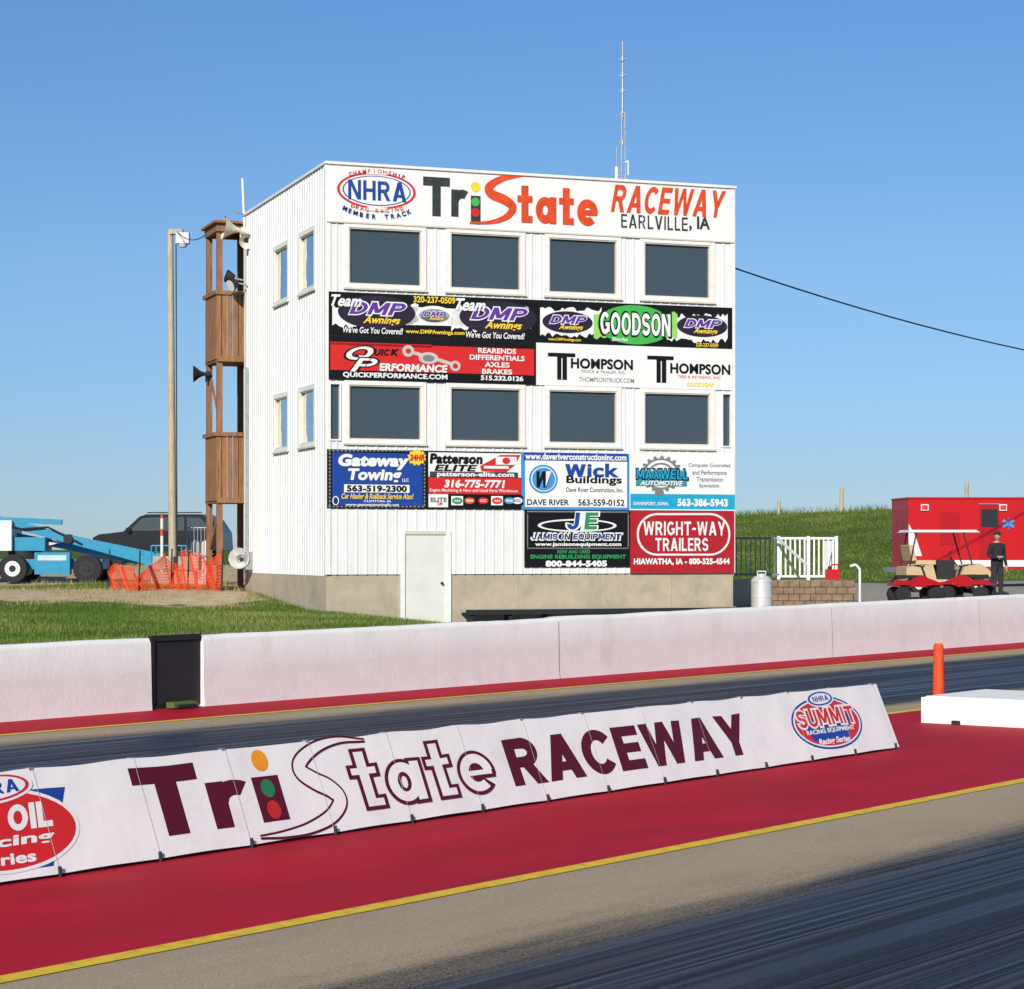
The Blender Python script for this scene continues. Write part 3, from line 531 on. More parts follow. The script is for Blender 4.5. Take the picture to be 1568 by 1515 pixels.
windows(so,sA,sU,sN,7.94,9.18,'upper_side_window'); windows(so,sA,sU,sN,4.42,5.62,'lower_side_window')
b=MB()
b.box(-.03,.09,-.026,-.020,1.45,10.5,trimw); b.box(-.032,-.022,-.02,.10,1.45,10.5,trimw)
b.box(BW-.09,BW+.03,-.026,-.020,1.45,10.5,trimw); b.box(-.032,-.022,BD-.1,BD+.03,1.4,10.5,trimw)
b.box(-.05,BW+.05,-.065,.06,10.50,10.56,trimw); b.box(-.05,.06,.061,BD+.05,10.50,10.56,trimw); b.box(BW-.06,BW+.05,.061,BD+.05,10.5,10.56,trimw); b.box(.061,BW-.061,BD-.06,BD+.05,10.5,10.56,trimw)
b.box(.0,BW,-.05,-.028,9.215,9.247,trimb)
part(b,'trim',.002)
b=MB(); b.box(-.0,1.70,.03,.3,-.6,1.45,conc); b.box(2.88,BW,.03,.3,-.6,1.45,conc); b.box(0,.3,.301,BD,-.6,1.42,conc); b.box(BW-.3,BW,.301,BD,-.6,1.42,conc)
for q in (4.5,6.5,8.3): b.box(q,q+.012,.026,.03,.3,1.44,gapm)
part(b,'concrete_foundation')
b=MB(); b.box(1.70,1.80,-.03,.2,.2,2.42,trimw); b.box(2.76,2.88,-.03,.2,.2,2.42,trimw); b.box(1.80,2.76,-.03,.2,2.34,2.42,trimb); b.box(1.80,2.76,.0,.05,.27,2.34,doorM)
b.box(1.80,1.815,-.012,.0,.3,2.34,dark); b.cyl((2.66,-.0,1.25),(2.66,-.07,1.25),.025,.03,dark); b.box(1.66,2.92,-.3,.0,.1,.27,conc)
part(b,'entrance_door')
b=MB()
b.cyl((-.06,7.55,1.4),(-.06,7.55,6.6),.03,.03,metalg,8); b.box(-.2,-.02,7.1,7.4,1.5,1.95,metalg)
part(b,'conduit')
def horn(name,p,d,sc_=1,m=metalg):
    b=MB(); p=Vector(p); d=Vector(d).normalized()
    prev=p; rr=[.05,.07,.12,.2,.28]
    for i in range(4): q=p+d*(.1*(i+1)*sc_); b.cyl(prev,q,rr[i]*sc_,rr[i+1]*sc_,m,20,caps=(i==0)); prev=q
    b.cyl(p-d*.18*sc_,p,.09*sc_,.09*sc_,m,14); b.tube([p,p-Vector((0,0,.25*sc_))],.02,m); b.sph(tuple(p+d*.12),.06*sc_,.06*sc_,.06*sc_,dark)
    return b.obj(name)
horn('horn_loudspeaker',bw(-.15,BD-.1,10.1),(-.8,-.25,.12),1.1,trimb); horn('horn_loudspeaker',bw(-.05,BD-.3,9.85),(.2,-1,-.3),.7,trimb)
horn('horn_loudspeaker',bw(-.2,BD-.5,1.75),(-.1,-1,0.1),.95,steel)
horn('horn_loudspeaker',bw(-.75,9.3,6.55),(-1,-.2,0),.8,dark)
b=MB(); b.tube([tuple(bw(-.0,BD,9.6)),tuple(bw(-.08,BD,11.45))],.035,trimw); b.tube([tuple(bw(0,BD-.1,10.5)),tuple(bw(-.35,BD-.1,10.6))],.02,metalg); b.obj('antenna_pole')
def flood(name,p,d):
    b=MB(); p=Vector(p); q=p+Vector(d).normalized()*.2; b.cyl(p,q,.09,.17,dark,16); b.cyl(q,q+Vector(d).normalized()*.01,.15,.15,whp,16); b.tube([p,p+Vector((.25,.1,-.05))],.025,metalg); b.obj(name)
flood('flood_light',bw(-.3,BD-.3,8.75),(-.6,-.5,-.4)); flood('flood_light',bw(-.3,BD-.0,8.9),(-.6,.1,.2))
b=MB(); b.box(3.05,9.7,-.55,-.1,.62,.67,M('bench_plank',(.42,.40,.36),rough=.8)); b.box(3.05,9.7,-.56,-.551,.55,.66,dark)
for q in np.arange(3.2,9.7,.9): b.box(q,q+.06,-.5,-.15,.1,.62,dark)
o=b.obj('bench',BLD)
# antenna mast
b=MB(); A=bw(8.72,4,0); x0,y0=A.x,A.y
for k in range(3):
    a=k*2.094; dx,dy=.08*math.cos(a),.08*math.sin(a); b.tube([(x0+dx,y0+dy,10.4),(x0+dx*.7,y0+dy*.7,13.0)],.017,metalg,6)
for i in range(18):
    z=10.5+i*.14; a=(i%3)*2.094; c=(i%3+1)*2.094; b.tube([(x0+.075*math.cos(a),y0+.075*math.sin(a),z),(x0+.075*math.cos(c),y0+.075*math.sin(c),z+.14)],.010,metalg,5)
b.cyl((x0,y0,12.9),(x0,y0,14.75),.032,.016,metalg,8); b.cyl((x0-.15,y0,11.1),(x0-.15,y0,11.6),.045,.045,trimw,10); b.cyl((x0+.1,y0,10.75),(x0+.1,y0,11.3),.03,.03,trimw,10)
b.tube([(x0-.2,y0,11.0),(x0+.15,y0,11.0)],.016,metalg,6); b.tube([(x0-.15,y0,11.6),(x0-.15,y0,12.1)],.012,metalg,6); b.tube([(x0+.02,y0,11.7),(x0+.14,y0,11.75),(x0+.14,y0,11.4)],.018,trimw,6)
for z in (12.2,12.9,13.5,13.9,14.3): b.tube([(x0-.09,y0,z),(x0+.09,y0,z+.03)],.013,metalg,6); b.cyl((x0,y0,z-.05),(x0,y0,z+.08),.045,.045,metalg,8)
b.obj('antenna_mast')
# stair tower (timber)
b=MB(); za=G(-7.5,57)-.2
for (a,bb) in ((-.62,8.25),(-.62,9.5),(.2,9.5),(.45,8.25),(2.6,8.25),(2.6,9.5)): b.box(a-.07,a+.07,bb-.07,bb+.07,za,10.3,wood)
for zt,zb in ((8.55,6.95),(4.95,3.35)):
    b.box(-.70,2.7,8.12,9.62,zb-.16,zb-.02,wood)
    for i in range(12): q=-.72+i*.145; b.box(q,q+.125,8.13-.004*(i%2),8.16,zb-.1,zt+random.uniform(-.02,.02),wood)
    for i in range(9): q=8.17+i*.145; b.box(-.73-.004*(i%2),-.70,q,q+.125,zb-.1,zt+random.uniform(-.02,.02),wood)
    b.box(-.76,2.7,8.08,8.125,zt-.06,zt+.04,wood); b.box(-.78,-.735,8.1,9.6,zt-.06,zt+.04,wood)
for zt in (10.3,): b.box(-.72,2.7,8.1,8.2,zt-.2,zt,wood); b.box(-.72,-.6,8.2,9.6,zt-.2,zt,wood); b.box(-.72,2.7,9.5,9.6,zt-.2,zt,wood); b.box(-.8,2.8,8.0,9.7,zt+.002,zt+.06,wood)
def stair(z0,z1,a0,a1,y):
    for dy in (0,.6): b.bar((a0,y+dy,z0),(a1,y+dy,z1),.05,.25,wood)
    n=int((z1-z0)/.2)
    for i in range(n): f=(i+.5)/n; aa=a0+(a1-a0)*f; zz=z0+(z1-z0)*f; b.box(aa-.13,aa+.13,y,y+.6,zz-.02,zz+.02,wood)
stair(3.3,6.9,3.4,.3,8.85); stair(.9,3.3,.3,2.6,8.85); b.bar((-.6,8.25,5.2),(-.6,9.5,6.6),.04,.1,wood); b.bar((-.6,9.5,2.0),(-.6,8.25,3.1),.04,.1,wood)
b.obj('timber_stair_tower',BLD)
# utility pole
b=MB(); X0,Y0=-9.55,62.; b.cyl((X0,Y0,G(X0,Y0)-.3),(X0-.08,Y0,11.0),.12,.085,poleM,14)
b.box(X0-.08,X0+.28,Y0-.12,Y0+.12,10.88,11.02,poleM); b.box(X0+.1,X0+.46,Y0-.14,Y0+.14,10.62,10.92,metalg); b.cyl((X0+.28,Y0,10.62),(X0+.28,Y0,10.52),.16,.1,whp); b.tube([(X0+.13,Y0-.1,1),(X0+.1,Y0-.1,10.6)],.018,dark,6)
b.obj('utility_pole')
def wire(name,p,q,sag,r_=.012,n=24):
    p=Vector(p);q=Vector(q); pts=[]
    for i in range(n+1): t_=i/n; c=p.lerp(q,t_); c.z-=sag*4*t_*(1-t_); pts.append(tuple(c))
    b=MB(); b.tube(pts,r_,dark,6); b.obj(name)
wire('overhead_cable',(X0+.1,Y0,10.98),bw(-.6,9.5,10.3),.25); wire('overhead_cable',bw(BW,.3,8.72),(27,73,7.55),.75,.02)
b=MB(); gb=G(-9.6,60.8)
for i,(x_,z_) in enumerate(((-9.95,0),(-9.3,0),(-9.9,.42),(-9.2,.42))): b.box(x_,x_+.58,60.6,61.1,gb+z_,gb+.38+z_,conc)
b.obj('concrete_footing_blocks',bevel=.03)
b=MB(); gb=G(-9,63); b.box(-9.3,-8.6,63,63.5,gb,gb+.15,metalg)
for i in range(8): b.cyl((-9.3+i*.1,63,gb+.15),(-9.3+i*.1,63,gb+1.65),.012,.012,metalg,6)
for z in (.2,.9,1.65): b.tube([(-9.3,63,gb+z),(-8.6,63,gb+z),(-8.6,63.5,gb+z),(-9.3,63.5,gb+z),(-9.3,63,gb+z)],.018,metalg,6)
for x_ in (-9.1,-8.8): b.cyl((x_,63.25,gb+.15),(x_,63.25,gb+1.2),.12,.12,whp); b.sph((x_,63.25,gb+1.2),.12,.12,.1,whp)
b.obj('gas_cylinder_cage')
b=MB(); b.cyl((-10.1,63.5,.9),(-10.1,63.5,2.9),.045,.045,whp); b.cyl((-10.1,63.5,2.9),(-10.1,63.5,3.05),.045,.02,orp); b.cyl((-10.1,63.5,2.4),(-10.1,63.5,2.6),.048,.048,orp); b.obj('marker_post')
# snow fence
b=MB(); path=[(-10.6,57.8),(-9.6,56.6),(-8.9,57.4),(-8.3,56.3),(-7.3,55.3)]; P=crom(path,20); n=len(P)
def fz(i,h): 
    x_,y_=P[i]; f=i/(n-1); top=.45+.5*f+.16*math.sin(f*19)+.07*math.sin(f*47); return (x_+.05*math.sin(i*.7+h*4),y_+.08*math.sin(i*1.0+h*6)+.12*h,G(x_,y_)+.02+h*max(.22,top))
for r_ in range(13):
    for i in range(n-1): b.bar(fz(i,r_/12),fz(i+1,r_/12),.010 if r_ not in (0,12) else .02,.014,snow)
for i in range(n-1):
    for k in range(2):
        def lp(h): a=Vector(fz(i,h));c=Vector(fz(i+1,h)); return a.lerp(c,k/2)
        for h in range(6): b.bar(lp(h/6),lp((h+1)/6),.009,.009,snow)
for i in (0,20,40,60,n-1):
    x_,y_=P[i]; b.cyl((x_,y_,G(x_,y_)-.1),(x_+.03,y_+.03,G(x_,y_)+1.05),.02,.02,dark,6)
b.obj('orange_snow_fence')
# ---------------------------------------------------------------- banner
BH=.68; bn,bhz=.26/.6816,.63/.6816
bo=ND*10.38+Vector((0,0,.02)); BY=(ND*bn+Vector((0,0,bhz))); BN=TD.cross(BY); BFR=frame(bo,TD,BY,BN)
s=Sign(BFR,.006,.0012,.0001); x0b,x1b=3.0,19.85; PX=.831; ph=8.95
vin=M('banner_vinyl',(.83,.81,.79),rough=.5,var=.04,scale=2,bump=.005,bscale=3.0,spec=.3,stretch=(1,1.2,1),dirt=(.62,.57,.52),damt=.35,dscale=3)
s.loc([(x0b,0),(x1b,0),(x1b,BH),(x0b,BH)],[(0,1,2,3)],vin,-1)
seam=M('banner_seam',(.64,.62,.60))
px_=ph-7*PX
while px_<x1b:
    s.loc([(px_-.0018,0),(px_+.0018,0),(px_+.0018,BH),(px_-.0018,BH)],[(0,1,2,3)],seam,8); px_+=PX
def at_u(u,fr):
    lo_,hi_=x0b-4,x1b+4
    for _ in range(40):
        m_=(lo_+hi_)/2; p=BFR@Vector((m_,fr*BH,0)); uu=CU+FOC*p.x/p.y
        if uu<u: lo_=m_
        else: hi_=m_
    return m_
def bt(tx,u0,u1,f0,f1,m,l=1,off=.02,shear=0): s.tl(tx,at_u(u0,(f0+f1)/2),f0*BH,at_u(u1,(f0+f1)/2),f1*BH,m,l,off,shear)
bt('#T',208,308,.20,.90,maroon,1,.03); bt('#r',322,384,.20,.68,maroon,1,.02); 
xi0,xi1=at_u(393,.45),at_u(434,.45); s.loc([(xi0,.2*BH),(xi1,.2*BH),(xi1,.68*BH),(xi0,.68*BH)],[(0,1,2,3)],maroon,1)
xm=(xi0+xi1)/2
def bc(fr,r_,m,l): s.loc([(xm+r_*math.cos(i*math.pi/16),fr*BH+r_*math.sin(i*math.pi/16)) for i in range(32)],[tuple(range(32))],m,l)
bc(.85,.078,C('lamp_amber',235,150,30),2); bc(.55,.066,C('lamp_green',40,120,75),2); bc(.32,.066,C('lamp_red',185,40,35),2)
def bst(pts,wd,m,l):
    q=crom([(at_u(u,f),f*BH) for u,f in pts],10); k=len(q); vs=[]
    for i in range(k):
        d=q[min(i+1,k-1)]-q[max(i-1,0)]; d/=np.linalg.norm(d); t_=i/(k-1); nn=np.array([-d[1],d[0]])*wd(t_)/2; vs+=[tuple(q[i]-nn),tuple(q[i]+nn)]
    s.loc(vs,[(2*i,2*i+2,2*i+3,2*i+1) for i in range(k-1)],m,l)
SP=[(556,.95),(520,.98),(486,.93),(462,.82),(458,.70),(480,.57),(505,.46),(520,.33),(508,.18),(475,.08),(436,.05),(398,.06)]
wS=lambda t_:.034+.125*math.sin(math.pi*t_)**1.1
bst(SP,wS,maroon,3); bst(SP,lambda t_:max(.003,wS(t_)-.034),vin,4)
v,f=text2d('#tate',.04); v2,f2=text2d('#tate',-.022); a=v.min(0);c=v.max(0)
sc2=np.array([(at_u(753,.5)-at_u(535,.5))/(c-a)[0],.70*BH/(c-a)[1]]); o2=np.array([at_u(535,.5),.17*BH])
for vv,ff,mm,ll in ((v,f,maroon,5),(v2,f2,vin,6)):
    q=vv.copy(); q[:,:2]=(vv[:,:2]-a[:2])*sc2+o2; s.loc(q.tolist(),ff,mm,ll)
bt('#RACEWAY',777,1143,.21,.78,maroon,1,.015)
cx_=at_u(1266,.5)
def be(xc,yc,rx,ry,m,l,n=40): s.loc([(xc+rx*math.cos(2*math.pi*i/n),yc+ry*math.sin(2*math.pi*i/n)) for i in range(n)],[tuple(range(n))],m,l)
be(cx_,.50*BH,.66,.27,blue,1); be(cx_,.50*BH,.63,.25,white,2); be(cx_,.5*BH,.60,.235,red,3); be(cx_,.86*BH,.26,.085,white,4); be(cx_,.86*BH,.235,.07,blue,5); be(cx_,.86*BH,.2,.055,white,6); s.tl('#NHRA',cx_-.15,.82*BH,cx_+.15,.90*BH,blue,7,-.01)
s.loc([(cx_-.5,.60*BH),(cx_+.48,.60*BH),(cx_+.3,.25*BH),(cx_-.36,.25*BH)],[(0,1,2,3)],blue,4); s.tl('#SUMMIT',cx_-.57,.43*BH,cx_+.57,.74*BH,white,6,.08); s.tl('#SUMMIT',cx_-.54,.46*BH,cx_+.54,.71*BH,red,7,-.01)
s.tl('RACING EQUIPMENT',cx_-.46,.34*BH,cx_+.46,.42*BH,white,6,.04); s.tl('Racing Series',cx_-.3,.16*BH,cx_+.3,.28*BH,white,6,.04,.3)
cl=at_u(-2,.55)
s.loc([(cl-.5,.80*BH),(at_u(98,.8),.80*BH),(at_u(80,.1),.08*BH),(cl-.7,.08*BH)],[(0,1,2,3)],blue,1)
be(cl,.45*BH,.60,.265,white,2); be(cl,.45*BH,.57,.242,red,3); be(cl-.02,.86*BH,.34,.10,white,4); be(cl-.02,.86*BH,.31,.085,red,5); be(cl-.02,.86*BH,.28,.072,white,6); s.tl('#NHRA',cl-.22,.80*BH,cl+.2,.92*BH,blue,7,-.01)
s.tl('#OIL',at_u(8,.6),.44*BH,at_u(74,.6),.68*BH,white,5,.02,.15); s.tl('Racing',cl-.35,.28*BH,cl+.38,.41*BH,white,5,.035,.1); s.tl('Series',cl-.25,.14*BH,cl+.2,.25*BH,white,5,.035,.1)
me=bpy.data.meshes.new('tmp'); me.from_pydata(s.b.v,[],s.b.f); me.polygons.foreach_set('material_index',s.b.m)
for m_ in s.b.mats: me.materials.append(m_)
bm=bmesh.new(); bm.from_mesh(me)
for xx in np.arange(x0b+.1,x1b,.104): bmesh.ops.bisect_plane(bm,geom=bm.verts[:]+bm.edges[:]+bm.faces[:],plane_co=(xx,0,0),plane_no=(1,0,0))
for yy in np.arange(.085,BH,.085): bmesh.ops.bisect_plane(bm,geom=bm.verts[:]+bm.edges[:]+bm.faces[:],plane_co=(0,yy,0),plane_no=(0,1,0))
for vv in bm.verts:
    x_,y_=vv.co.x,vv.co.y; fr=((x_-ph)/PX)%1; e_=abs(math.sin(math.pi*fr)); k=int((x_-ph)//PX); rr=((k*7919)%13)/13
    vv.co.z+= .005*e_*(rr-.3)+.0020*math.sin(7*x_+6*y_)+.0008*math.sin(13*x_-9*y_)+.005*math.sin(2.1*x_)
    vv.co.y-= .008*(e_**2)*(y_/BH)+ .003*math.sin(x_*9)*(y_/BH) + (-.005*e_*(1-y_/BH))
bm.to_mesh(me); bm.free(); 
ban=empty('trackside_banner',BFR)
o=bpy.data.objects.new('printed_vinyl',me); sc.collection.objects.link(o); o.parent=ban
b=MB()
b.add([(x0b,10.38+.54,.02),(x1b,10.38+.54,.02),(x1b,10.38+.275,.64),(x0b,10.38+.275,.64)],[(0,1,2,3)],vin)
px_=ph-7*PX
while px_<x1b+.1:
    b.cyl((px_,10.36,-.0),(px_,10.37,.07),.012,.012,dark,6); b.bar((px_,10.41,.02),(px_,10.65,.645),.025,.012,dark); b.bar((px_,10.9,.02),(px_,10.66,.645),.025,.012,dark); b.box(px_-.015,px_+.015,10.63,10.67,.64,.655,grey)
    px_+=PX
b.bar((x0b,10.42,.015),(x1b,10.42,.015),.03,.02,dark); o=b.obj('steel_frame'); o.parent=ban; o.matrix_parent_inverse=BFR.inverted(); o.matrix_world=TRK
# ---------------------------------------------------------------- boom lift
def wheel(b,c,ax,r_,w_,hub=chrome):
    c=Vector(c);ax=Vector(ax).normalized(); b.cyl(c-ax*w_/2,c+ax*w_/2,r_,r_,rubber,24); b.cyl(c-ax*(w_/2+.01),c-ax*w_/2,r_*.93,r_,rubber,24); b.cyl(c-ax*(w_/2+.02),c+ax*(w_/2+.02),r_*.55,r_*.55,hub,16); b.cyl(c-ax*(w_/2+.05),c-ax*(w_/2+.02),r_*.2,r_*.25,dark,10)
b=MB(); z0=G(-14,66); BX=-15.4
for x_ in (.65,2.85):
    for y_ in (-.85,.95): wheel(b,(BX+x_,66+y_,z0+.42),(0,1,0),.42,.32,whp if x_<1 else dark)
b.box(BX-.5,BX+3.2,65.5,66.6,z0+.4,z0+.7,liftb); b.box(BX+1.25,BX+2.3,65.2,65.5,z0+.25,z0+.9,liftb); b.box(BX+1.35,BX+2.2,65.19,65.2,z0+.66,z0+.82,M('decal',(.45,.6,.65)))
b.cyl((BX+.8,66,z0+.7),(BX+.8,66,z0+.95),.5,.5,dark)
b.box(BX-.9,BX+.55,65.3,66.7,z0+.95,z0+1.85,whp); b.box(BX-.85,BX+.0,65.28,65.3,z0+1.0,z0+1.2,liftb); b.box(BX+.55,BX+1.5,65.5,66.5,z0+.95,z0+1.35,liftb)
b.bar((BX-.6,65.6,z0+2.05),(BX+4.7,65.6,z0+.62),.2,.24,liftb); b.bar((BX+.2,66.1,z0+1.45),(BX+4.2,66.1,z0+.65),.16,.2,liftb); b.bar((BX+1.4,65.6,z0+1.52),(BX+4.9,65.6,z0+.8),.12,.14,liftb)
b.bar((BX+.2,65.55,z0+1.88),(BX+2.0,65.55,z0+1.8),.12,.16,liftb); b.bar((BX+.9,65.9,z0+1.0),(BX+2.4,65.7,z0+1.35),.1,.1,steel)
b.cyl((BX+2.2,65.4,z0+1.3),(BX+2.2,65.8,z0+1.3),.14,.14,dark); b.box(BX+4.5,BX+5.0,65.3,66.1,z0+.35,z0+.85,liftb)
for x_ in (BX+4.7,BX+5.6): b.tube([(x_,65.3,z0+.1),(x_,65.3,z0+1.1)],.025,liftb); b.tube([(x_,66.2,z0+.1),(x_,66.2,z0+1.1)],.025,liftb)
for y_ in (65.3,66.2): b.tube([(BX+4.7,y_,z0+1.1),(BX+5.6,y_,z0+1.1)],.025,liftb); b.tube([(BX+4.7,y_,z0+.6),(BX+5.6,y_,z0+.6)],.02,liftb)
b.box(BX+4.7,BX+5.6,65.3,66.2,z0+.07,z0+.1,dark); b.tube([(BX,65.4,z0+1.85),(BX+.8,65.4,z0+1.6),(BX+1.6,65.45,z0+1.65),(BX+2.6,65.45,z0+1.15)],.03,rubber)
b.obj('boom_lift',bevel=.02)
# ---------------------------------------------------------------- SUV
b=MB(); prof=[(0,.45),(.02,.95),(.25,1.08),(1.15,1.18),(1.75,1.72),(2.0,1.80),(4.0,1.80),(4.40,1.60),(4.70,1.15),(4.75,.5)]
b.prism(prof,-.92,.92,blkp); wp=[(1.38,1.2),(1.85,1.66),(2.55,1.7),(2.55,1.2)]
glt=M('suv_side_glass',(.06,.075,.085),rough=.1,spec=.6)
for q in (wp,[(2.63,1.2),(2.63,1.7),(3.4,1.7),(3.4,1.2)],[(3.48,1.2),(3.48,1.7),(4.0,1.66),(4.4,1.2)]): b.prism(q,-.935,-.92,glt); b.prism(q,.92,.935,glt)
b.prism([(1.22,1.2),(1.72,1.67),(1.70,1.69),(1.18,1.22)],-.75,.75,glt); 
for x_ in (.95,3.75):
    for y_ in (-.85,.85): wheel(b,(x_,y_,.38),(0,1,0),.38,.24)
b.box(-.02,.1,-.85,-.5,.8,.95,whp); b.box(2.0,4.0,-.8,-.76,1.84,1.88,dark); b.box(1.3,1.45,-1.1,-.95,1.15,1.32,blkp); b.box(4.60,4.72,-.9,-.75,1.05,1.3,redp)
b.obj('parked_suv',rotz(-15.0,80,G(-13,80),-6),bevel=.05)
# ---------------------------------------------------------------- right side things
b=MB(); rr=random.Random(3)
for r_ in range(5):
    for i in range(8):
        x_=6.5+i*.275+(.13 if r_%2 else 0); b.box(x_,min(x_+.265,8.75),56+rr.uniform(-.01,.01),56.25,.35+r_*.175,.35+r_*.175+.165,brick)
for r_ in range(5):
    for i in range(12): y_=56.26+i*.3; b.box(8.5,8.75,y_,y_+.29,.35+r_*.175,.35+r_*.175+.165,brick)
b.box(5.4,8.49,56.26,60,.2,1.2,conc); b.obj('block_retaining_wall',bevel=.012)
wr=M('white_rail_paint',(.76,.76,.74),rough=.4); gr=M('grey_green_rail_paint',(.14,.20,.19),rough=.5)
b=MB()
for x_ in np.arange(7.08,8.5,.125): b.box(x_-.022,x_+.022,57.95,57.99,1.28,2.3,wr)
for z in (1.3,2.3): b.box(7.0,8.56,57.94,58.0,z-.03,z+.03,wr)
for x_ in (7.02,7.8,8.54): b.box(x_-.04,x_+.04,57.92,58.02,1.2,2.36,wr)
for y_ in np.arange(58.1,60,.125): b.box(8.52,8.56,y_-.018,y_+.018,1.28,2.3,wr)
b.box(8.51,8.57,58.03,60,2.27,2.33,wr); b.obj('picket_railing')
b=MB()
for x_ in np.arange(5.5,7.0,.125): b.box(x_-.012,x_+.012,57.6,57.63,1.28,2.3,gr)
for z in (1.35,2.3): b.box(5.4,7.0,57.59,57.64,z-.025,z+.025,gr)
b.bar((6.95,57.6,2.3),(7.5,55.9,1.6),.05,.05,wr); b.obj('stair_railing')
b=MB(); kx,ky=6.01,53.0; kz=G(kx,ky)-.05
b.cyl((kx,ky,kz),(kx,ky,1.27),.255,.255,steel,28); b.cyl((kx,ky,1.27),(kx,ky,1.36),.255,.17,steel,28); b.cyl((kx,ky,1.36),(kx,ky,1.42),.1,.1,steel,16); b.cyl((kx,ky,.85),(kx,ky,.88),.263,.263,steel,28); b.cyl((kx,ky,1.22),(kx,ky,1.25),.263,.263,steel,28); b.tube([(kx-.1,ky,1.36),(kx-.1,ky,1.48),(kx+.1,ky,1.48),(kx+.1,ky,1.36)],.015,steel); b.obj('metal_milk_can')
b=MB(); b.box(8.0,8.35,56.05,56.25,1.23,1.5,redp); b.cyl((8.1,56.15,1.5),(8.1,56.15,1.58),.05,.04,dark); b.tube([(8.15,56.15,1.5),(8.15,56.15,1.62),(8.32,56.15,1.62),(8.32,56.15,1.5)],.02,redp); b.obj('fuel_can',bevel=.03)
b=MB(); b.tube([(8.85,56,.5),(8.85,56,1.5),(8.75,56,1.62),(8.6,56,1.58)],.035,wr); b.obj('bent_vent_pipe')
def post(x_,y_,h): 
    b=MB(); z=G(x_,y_); b.cyl((x_,y_,z-.2),(x_+.03,y_,z+h),.11,.09,poleM,10); b.obj('fence_post')
post(16.3,109,1.25); post(22.6,109.5,1.25); post(13.2,109,.75)
for x_ in (28.5,35): post(x_,109.5,1.2)
# ambulance
AM=rotz(12.25,68,G(14,68),3); b=MB(); dred=C('door_red',166,14,24,rough=.4,spec=.35)
b.box(0,4.3,0,2.3,.55,2.72,redp); b.box(-.02,4.3,-.015,0,.62,.82,whp)
b.add([(0,-.018,.95),(.42,-.018,.95),(.22,-.018,1.55),(0,-.018,1.95)],[(0,1,2,3)],whp)
b.box(2.22,2.85,-.012,0,.85,2.55,dred); b.box(2.27,2.8,-.025,-.013,1.85,2.4,carg); b.box(2.2,2.87,-.03,-.013,2.55,2.58,chrome)
b.box(1.0,1.6,-.012,0,1.3,2.3,dred); 
for x_ in (.5,2.95,4.0): b.box(x_-.12,x_+.12,-.06,0,2.35,2.55,whp); b.box(x_-.09,x_+.09,-.075,-.06,2.38,2.52,C('lens_red',210,60,50,rough=.2))
for k in range(3): a=math.radians(90+60*k); cx0,cz0=3.12,1.95; dx,dz=.2*math.cos(a),.2*math.sin(a); b.bar((cx0-dx,-.02-.004*k,cz0-dz),(cx0+dx,-.02-.004*k,cz0+dz),.012,.09,skyb)
for k in range(3): b.box(-.012,0,.15+.7*k,.75+.7*k,.8,2.4,dred)
b.box(-.3,0,.1,2.2,.45,.58,chrome); b.box(-.02,4.32,-.03,2.33,2.72,2.77,redp)
b.prism([(4.31,.5),(4.31,2.0),(4.9,2.0),(5.45,1.4),(6.4,1.25),(6.5,.5)],.15,2.15,redp); b.prism([(4.5,1.35),(4.5,1.9),(4.88,1.9),(5.3,1.38)],.13,.15,carg)
for x_ in (1.1,5.7):
    for y_ in (.2,2.1): wheel(b,(x_,y_,.42),(0,1,0),.42,.28)
b.obj('ambulance',AM,bevel=.025)
# golf cart
GM=rotz(10.75,60,G(11.7,60),4); b=MB()
for x_ in (.35,2.0):
    for y_ in (.1,1.1): wheel(b,(x_,y_,.23),(0,1,0),.23,.2,whp)
b.prism([(0,.3),(.02,.72),(.75,.78),(.85,.38),(1.45,.36),(1.65,.75),(2.1,.8),(2.35,.6),(2.38,.3)],.02,1.18,tan)
b.box(.3,.85,.1,1.1,.78,.9,tan); b.prism([(.18,.88),(.1,1.3),(.2,1.32),(.32,.9)],.1,1.1,tan)
for x_,z_ in ((.12,.75),(1.85,.78)):
    for y_ in (.08,1.12): b.tube([(x_,y_,z_),(.3 if x_<1 else 1.6,y_,1.66)],.022,dark)
b.prism([(.05,1.66),(.12,1.73),(1.95,1.73),(2.05,1.66)],.0,1.2,whp); b.tube([(1.5,.35,.75),(1.3,.35,1.0)],.025,dark); b.tube([(1.28+.05*math.cos(a),.35+.17*math.cos(a+1.5),1.0+.15*math.sin(a+1.5)) for a in np.linspace(0,6.28,14)],.015,dark)
b.box(2.33,2.385,.2,.35,.5,.6,chrome); b.box(2.33,2.385,.85,1.0,.5,.6,chrome); b.box(.9,1.4,.2,1.0,.36,.9,dark)
b.obj('golf_cart',GM,bevel=.02)
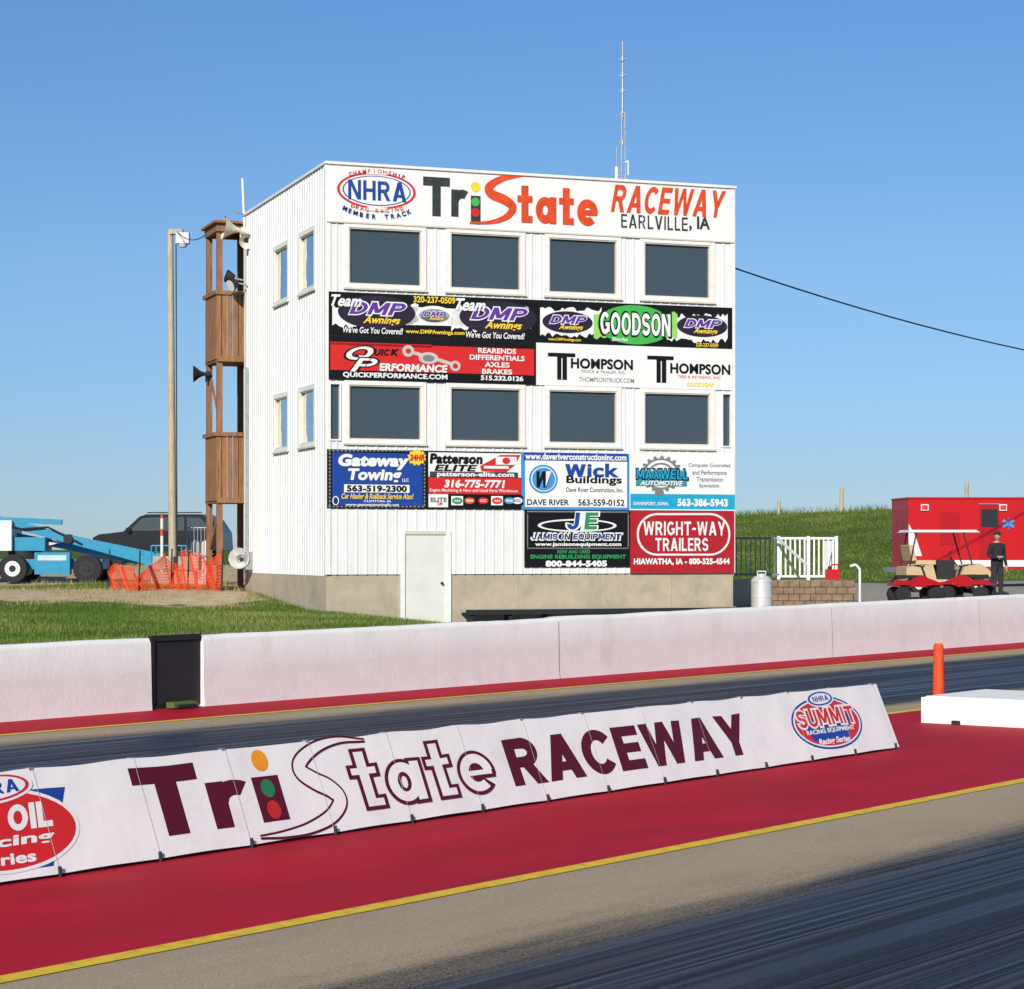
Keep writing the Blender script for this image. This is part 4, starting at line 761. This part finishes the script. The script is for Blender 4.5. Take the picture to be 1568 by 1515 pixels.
for (x_,y_,a_) in ((10.55,57.6,10),(12.0,57.9,150)):
    b=MB(); 
    for qx in (-.45,.45):
        for qy in (-.3,.3): wheel(b,(qx,qy,.2),(0,1,0),.2,.16,dark)
    b.prism([(-.65,.42),(-.6,.58),(-.2,.55),(-.1,.62),(.15,.7),(.3,.62),(.65,.5),(.6,.36)],-.2,.2,dred); b.prism([(-.55,.585),(-.5,.7),(.0,.7),(.05,.64)],-.14,.14,rubber)
    for qx in (-.45,.45): b.prism([(qx-.22,.42),(qx-.15,.48),(qx+.15,.48),(qx+.22,.42),(qx+.16,.44),(qx-.16,.44)],-.38,.38,dred)
    b.tube([(.3,0,.6),(.18,0,.92)],.03,dark); b.tube([(.12,-.34,.94),(.2,-.12,.92),(.2,.12,.92),(.12,.34,.94)],.018,dark); b.sph((.62,0,.5),.07,.1,.06,whp); b.box(-.7,-.55,-.25,.25,.62,.64,dark)
    b.obj('quad_bike',rotz(x_,y_,G(x_,y_),a_),bevel=.012)
# ---------------------------------------------------------------- person
pe=empty('person',rotz(12.98,58.9,G(12.98,58.9),205))
def skinned(name,joints,edges,radii,matf,sub=2):
    me=bpy.data.meshes.new(name); me.from_pydata(joints,edges,[]); o=bpy.data.objects.new(name,me); sc.collection.objects.link(o)
    md=o.modifiers.new('s','SKIN'); 
    for i,r_ in enumerate(radii): me.skin_vertices[0].data[i].radius=(r_,r_) if not isinstance(r_,tuple) else r_
    me.skin_vertices[0].data[0].use_root=True
    sb=o.modifiers.new('u','SUBSURF'); sb.levels=sub; sb.render_levels=sub
    bpy.context.view_layer.update(); m2=bpy.data.meshes.new_from_object(o.evaluated_get(bpy.context.evaluated_depsgraph_get())); bpy.data.objects.remove(o)
    o=bpy.data.objects.new(name,m2); sc.collection.objects.link(o); m2.materials.clear()
    for m_ in (cloth,pants,skin,rubber): m2.materials.append(m_)
    for p_ in m2.polygons: p_.material_index=matf(p_.center); p_.use_smooth=True
    o.parent=pe; return o
J=[(0,0,.95),(0,0,1.1),(0,.01,1.28),(0,.0,1.43),(0,.0,1.52),(0,.02,1.58),
   (-.10,0,.90),(-.11,.02,.50),(-.12,-.01,.09),(-.13,.14,.04),(.10,0,.90),(.12,.04,.50),(.14,.0,.09),(.16,.15,.04),
   (-.18,0,1.42),(-.25,-.02,1.15),(-.22,.10,.93),(-.21,.13,.86),(.18,0,1.42),(.27,-.03,1.16),(.20,.18,1.10),(.14,.24,1.12)]
E=[(0,1),(1,2),(2,3),(3,4),(4,5),(0,6),(6,7),(7,8),(8,9),(0,10),(10,11),(11,12),(12,13),(3,14),(14,15),(15,16),(16,17),(3,18),(18,19),(19,20),(20,21)]
R=[(.17,.13),(.165,.125),(.19,.13),(.15,.11),.06,.055,.10,.075,.055,.045,.10,.075,.055,.045,.08,.055,.042,.03,.08,.055,.042,.03]
def mf(c):
    if c.z<.08: return 3
    if c.z<.88 and abs(c.x)<.2: return 1
    if c.z>1.50: return 2
    return 0
skinned('body',J,E,R,mf)
b=MB(); b.sph((0,.02,1.68),.078,.098,.115,skin,20,14); b.sph((0,-.005,1.71),.084,.10,.10,hairm,20,14); b.sph((0,.015,1.745),.088,.105,.062,cloth,20,12); b.box(-.06,.06,.09,.19,1.73,1.742,cloth)
b.cyl((0,.11,1.68),(0,.14,1.66),.012,.018,skin,8); b.box(-.025,.025,.108,.114,1.625,1.632,M('lips',(.35,.12,.1)))
for e_ in (-1,1): b.sph((e_*.03,.105,1.695),.011,.008,.007,dark,8,6); b.sph((e_*.08,.01,1.68),.012,.022,.03,skin,8,6)
for (hx,hy,hz,dx,dy,dz) in ((-.21,.13,.86,0,.1,-1),(.14,.24,1.12,-1,.2,0)):
    p0=Vector((hx,hy,hz)); d=Vector((dx,dy,dz)).normalized(); side=d.cross(Vector((0,1,0))).normalized(); b.cyl(p0-d*.03,p0+d*.07,.028,.034,skin,10)
    for k,ln in enumerate((.06,.075,.07,.055)):
        q=p0+d*.065+side*(.012*(k*1.2-1.8)); m1=q+d*ln*.6; b.tube([tuple(q),tuple(m1),tuple(m1+(d+Vector((0,.5,0))).normalized()*ln*.45)],.008,skin,6)
    q=p0+d*.01+side*.028; b.tube([tuple(q),tuple(q+(d+side).normalized()*.05)],.009,skin,6)
o=b.obj('head_and_hands'); o.parent=pe
print('done')
